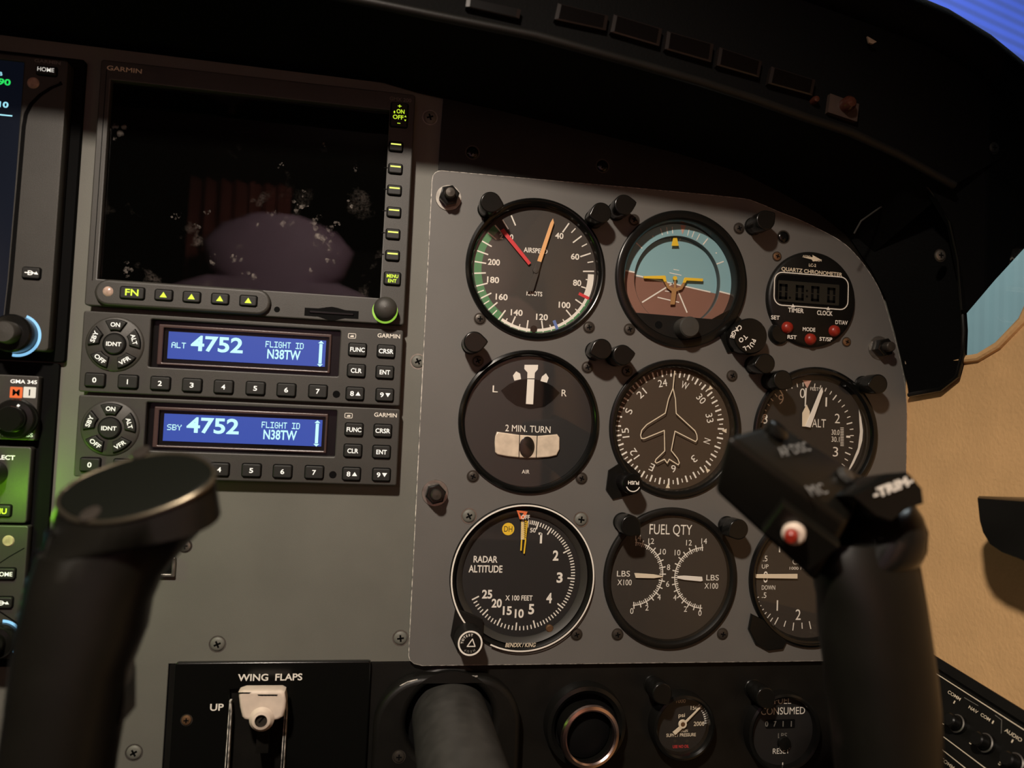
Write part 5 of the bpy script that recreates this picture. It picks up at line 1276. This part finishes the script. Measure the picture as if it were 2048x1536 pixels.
def sdisc(b, c_, n_, prof, mt, n=28):
    uu = n_.cross(Vector((0, 0, 0.8))).normalized(); vv = uu.cross(n_)
    b.loft([[tuple(c_ + n_ * l + uu * r * math.cos(2 * math.pi * k / n) + vv * r * math.sin(2 * math.pi * k / n)) for k in range(n)] for r, l in prof], mt, False, True)
b = MB(); c_ = RP(1552, 862, E2l, nt_); sdisc(b, c_, nt_, [(4.3, -.2), (4.2, 1.1), (3.4, 1.8), (1.6, 2.1)], M_PLAS); obj('disconnect_button', b, rh)
b = MB(); c_ = RP(1690, 952, E2l, nt_); sdisc(b, c_, nt_, [(3.4, -.2), (3.2, 1.1), (2.4, 1.8)], M_TUBE); obj('mic_button', b, rh)
# switch box on the side of the head
b = MB(); qs = [RP(px, py, E2l + ns_ * 2.4, ns_) for px, py in ((1566, 1006), (1680, 1092), (1618, 1142), (1546, 1075), (1524, 1062))]
qb = [p - ns_ * 6 for p in qs]; ql = [sum(qs, Vector()) / 5 * .06 + p * .94 + ns_ * .8 for p in qs]
b.loft([[tuple(p) for p in qb], [tuple(p) for p in qs], [tuple(p) for p in ql]], M_GRIP); sb = obj('switch_box', b, yk)
b = MB(); c_ = RP(1588, 1065, E2l + ns_ * 4, ns_); bn = (ns_ + Vector((-.25, 0, .1))).normalized(); sdisc(b, c_, bn, [(3.7, -.4), (3.7, 1.6), (2.9, 2.2), (2.3, 2.1)], M_CLOTH); obj('button_bezel', b, sb)
b = MB(); sdisc(b, c_ + Vector((-.5, 0, .2)), bn, [(2.2, .8), (2.1, 4.0), (1.5, 4.6)], M_REDB); obj('red_button', b, sb)
# trim rocker and knuckle
b = MB(); TR = [(1688, 990), (1772, 947), (1812, 944), (1838, 974), (1842, 1006), (1806, 1018), (1772, 1044), (1738, 1032)]
f0 = [vec(px, py, -186) for px, py in TR]; k0 = [p + Vector((3, 21, -3)) for p in f0]; ctr = sum(f0, Vector()) / 8; f1 = [ctr + (p - ctr) * .9 + Vector((0, -2.5, 0)) for p in f0]
b.loft([[tuple(p) for p in k0], [tuple(p) for p in f0], [tuple(p) for p in f1]], M_PLAS); tc_ = Vector((0, -1, 0))
face_text(b, '-TRIM-', 1786, 973, f1[0] + Vector((0, -.3, 0)), tc_, 19, 84, math.radians(21), M_WHITE, .05); obj('trim_switch', b, yk, smooth=40)
b = MB()
kc = vec(1768, 1075, -168)
b.loft([ering(vec(1762, 1000, -165), (vec(1806, 990, -165) - vec(1700, 1010, -165)) / 2, Vector((0, 9.6, 3.2))), ering(vec(1766, 1035, -168), (vec(1826, 1020, -168) - vec(1700, 1050, -168)) / 2, Vector((0, 13.6, 2.4))), ering(vec(1766, 1062, -168), (vec(1830, 1052, -168) - vec(1690, 1080, -168)) / 2, Vector((0, 15.2, 1.6))), ering(vec(1758, 1098, -168), (vec(1826, 1085, -168) - vec(1670, 1110, -168)) / 2, Vector((0, 15.2, 1.6))), ering(vec(1744, 1128, -168), (vec(1820, 1120, -168) - vec(1650, 1138, -168)) / 2, Vector((0, 13.6, 0)))], M_PLAS)
obj('grip_knuckle', b, yk, smooth=50)
for px, py, Y in ((1708, 1090, -127), (1752, 1044, -128)):
    pass
# hub and horns joining both grips below the picture
lb = vec(104, 1620, YL); rb = vec(1780, 1640, YR); hub = Vector((cx, -172, cz - 2))
b = MB(); b.tube([lb, lb + Vector((4, -2, -18)), lb * .62 + hub * .38 + Vector((0, 0, -24)), hub * .8 + lb * .2 + Vector((0, 0, -16)), hub, hub * .8 + rb * .2 + Vector((0, 0, -16)), rb * .62 + hub * .38 + Vector((0, 0, -24)), rb + Vector((-4, -2, -18)), rb], [17, 17, 15, 15, 22, 15, 15, 17, 17], M_GRIP, 20); obj('crossbar', b, yk, smooth=60)

# ================================================================== REAR CABIN (added for reflections in the glass)
def seat(x, wd, M, label):
    s = thing('reflection_seat', label, 'seat', (x, -1000, -520), 'seats added for reflections')
    k = wd / 440
    b = MB(); b.loft([[(x + sx_ * w_ / 2, -980 - dd, zz) for sx_, dd in ((-1, 0), (-.9, 40), (.9, 40), (1, 0), (.9, -50), (-.9, -50))] for zz, w_ in ((-150, 460 * k), (100, 440 * k), (190, 380 * k), (215, 240 * k))], M); obj('backrest', b, s, smooth=50)
    b = MB(); b.loft([ering(Vector((x, -985, zz)), Vector((w_ / 2, 0, 0)), Vector((0, 45, 0)), p=.8) for zz, w_ in ((205, 150 * k), (235, 230 * k), (280, 260 * k), (312, 200 * k), (330, 110 * k))], M); obj('headrest', b, s, smooth=60)
    b = MB(); b.box(x - 230 * k, x + 230 * k, -960, -460, -260, -140, M); obj('cushion', b, s)
    b = MB(); b.box(x - 180 * k, x + 180 * k, -940, -560, -520, -260, M_BLK); obj('base', b, s)
seat(-190, 440, M_SEAT, 'mauve seat added for its reflection, behind the left yoke grip')  # placed so the display glass mirrors a mauve dome
seat(175, 240, M_SEAT2, 'brown seat added for its reflection, close to the beige side wall')  # stands in for a person mirrored in the turn gauge, colour brightened
b = MB(); A = []; B_ = []
for i in range(41):
    xx = -380 + 190 * i / 40; yy = -1120 + 12 * math.sin(i * 1.1); A.append(Vector((xx, yy, 429))); B_.append(Vector((xx, yy * 1.0 + 4 * math.sin(i), 230)))
ribbon(b, A, B_, M_MAROON, (0, -3, 0))
tag(obj('curtain', b, loc=(-285, -1120, 330)), 'maroon cabin curtain added for its reflection, behind the mauve seat', 'curtain')  # added to give the reddish column mirrored in the display
